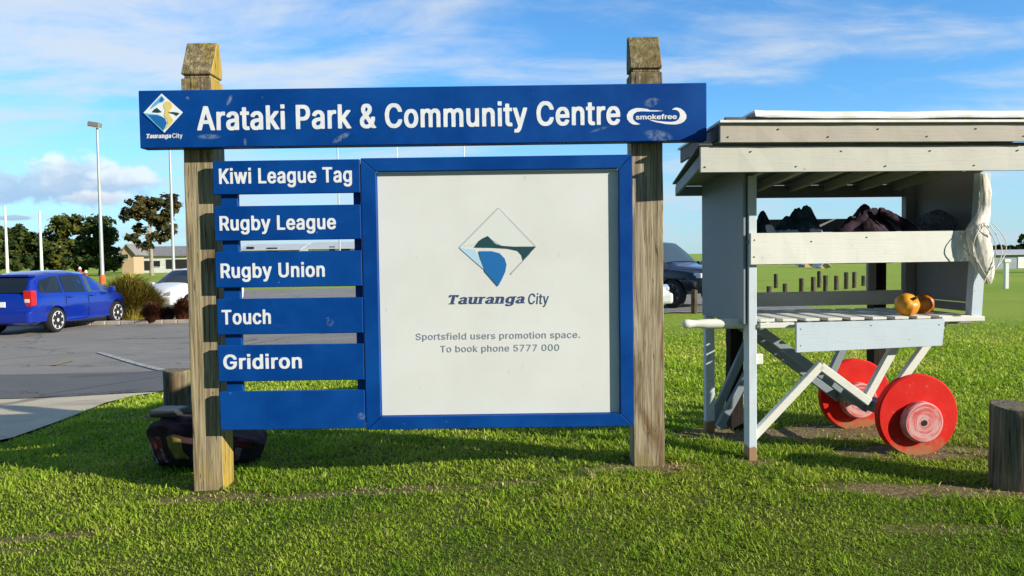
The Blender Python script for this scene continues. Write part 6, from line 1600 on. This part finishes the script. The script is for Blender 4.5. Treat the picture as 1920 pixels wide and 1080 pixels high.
M['house_white'] = simple('white_weatherboard', (.72, .72, .70), .7, (.60, .60, .58), 2)
M['house_cream'] = simple('cream_weatherboard', (.50, .36, .23), .7)
M['house_grey'] = simple('blue_grey_wall', (.30, .35, .42), .7, (.26, .30, .36), 1.5)
M['roof_grey'] = simple('grey_roof', (.20, .19, .19), .8, (.26, .25, .24), 1.5)
M['roof_pale'] = simple('pale_roof', (.50, .53, .56), .6, (.42, .45, .48), 1.5)
M['window'] = simple('dark_window', (.02, .024, .03), .15)
M['shade_in'] = simple('veranda_shade', (.018, .018, .02), .9)  # flat dark panels painted for the shade inside the veranda
def house(name, pxl, pxr, yeave, yridge, Y, depth, wall, roof, label, wins=(), gable=False, zb=-.3, door=None):
    l, r = at(pxl, yeave, Y), at(pxr, yeave, Y)
    zb = zf((l.x + r.x) / 2, Y)
    he = (l.z + r.z) / 2 - zb
    hr = at((pxl + pxr) / 2, yridge, Y + (0 if gable else depth / 2)).z - zb
    cx = (l.x + r.x) / 2; hw = (r.x - l.x) / 2
    root = empty(name, (cx, Y, zb), 0, label=label, cat='house')
    mb = MB()
    if gable:
        mb.prism([(-hw, -.2), (hw, -.2), (hw, he), (0, hr), (-hw, he)], 0, depth)
    else:
        mb.prism_x([(0, -.2), (depth, -.2), (depth, he), (depth / 2, hr - .12), (0, he)], -hw, hw)
    mb.build('wall', wall, root)
    rb = MB(); ov = .45
    if gable:
        for sx in (-1, 1):
            k = (hr - he) / hw
            slab(rb, [(sx * (hw + ov), -.4, he - ov * k + .14), (0, -.4, hr + .14), (0, depth + .4, hr + .14), (sx * (hw + ov), depth + .4, he - ov * k + .14)], .13)
    else:
        k = (hr - he) / (depth / 2)
        slab(rb, [(-hw - ov, -ov, he - ov * k + .1), (hw + ov, -ov, he - ov * k + .1), (hw + ov, depth / 2, hr + .1), (-hw - ov, depth / 2, hr + .1)], .14)
        slab(rb, [(-hw - ov, depth / 2, hr + .1), (hw + ov, depth / 2, hr + .1), (hw + ov, depth + ov, he - ov * k + .1), (-hw - ov, depth + ov, he - ov * k + .1)], .14)
    rb.build('roof', roof, root)
    for (a, b_, c_, d_, m_) in wins:      # in photo pixels
        p0, p1 = at(a, d_, Y), at(b_, c_, Y)
        w_ = MB().box(p0.x - cx, p1.x - cx, -.06, .05, p0.z - zb, p1.z - zb).build('window' if m_ != 'shade_in' else 'veranda_shade_panel', M[m_], root, bevel=.0)
        if m_ == 'window':
            MB().box(p0.x - cx - .08, p1.x - cx + .08, -.09, .02, p0.z - zb - .1, p0.z - zb - .02).build('sill', M['house_white'], w_)
    return root
house('bungalow', 249, 352, 478, 463, 118, 9, M['house_white'], M['roof_grey'], 'white bungalow with dark veranda behind the gum tree',
      [(262, 283, 489, 507, 'shade_in'), (285, 300, 489, 500, 'window'), (312, 350, 486, 504, 'shade_in')])
house('cottage', 228, 250, 472, 459, 108, 3, M['house_cream'], M['roof_grey'], 'small cream gabled house lit by the sun beside the gum tree', [(235, 240, 477, 485, 'window')], gable=True)
house('clubhouse', 452, 560, 468, 459, 120, 9, M['house_grey'], M['roof_pale'], 'blue grey clubhouse glimpsed through the gap under the second name plank', [(462, 476, 462.5, 469, 'window'), (500, 520, 464, 472, 'window')])
house('clubhouse', 578, 672, 465, 455, 112, 9, M['house_white'], M['roof_pale'], 'white clubhouse glimpsed at the right end of the gap under the second name plank', [(618, 628, 462, 474, 'window'), (640, 656, 464, 474, 'window')])
house('long_shed', 1862, 1990, 476, 469, 100, 9, M['house_grey'], M['roof_pale'], 'long pale blue grey shed across the field at the right edge', [(1908, 1930, 481, 503, 'plate')], zb=0.)
house('field_hut', 1509, 1524, 492, 484, 130, 3, M['house_cream'], M['roof_pale'], 'tiny cream hut across the field seen under the stall shelf, left of its twin', gable=True, zb=0.)
house('field_hut', 1540, 1553, 497, 491, 120, 2, M['house_cream'], M['roof_pale'], 'low cream hut across the field seen under the stall shelf, right of the taller one', gable=True, zb=0.)
# white marker post in the field
mp = gnd(1886, 541, 0)
o = empty('marker_post', mp, 0, label='short white marker post in the field at the far right', cat='post')
MB().box(-.07, .07, -.07, .07, -.2, .98).build('post', M['white_pole'], o, bevel=.01)
MB().box(-.13, .13, -.10, .10, .981, 1.12).build('cap', M['white_pole'], o, bevel=.02)
# red flag and padding near the blue car
for px, pyb, hh, lab in ((150, 512, 1.2, 'small red field marker pad left of the floodlight'), (161, 512, .9, 'small red field marker pad closest to the floodlight')):
    g_ = at(px, pyb, 66)
    pd = empty('field_marker', (g_.x, 66, zf(g_.x, 66)), 0, label=lab, cat='marker')
    MB().tube([(0, 0, -.1), (0, 0, hh)], [.17, .14], 10).build('pad', simple('red_padding', (.45, .03, .03), .7), pd, smooth=40)
    MB().tube([(0, 0, hh), (0, 0, hh + .2)], [.15, .05], 10).build('cap', M['white_pole'], pd, smooth=40)
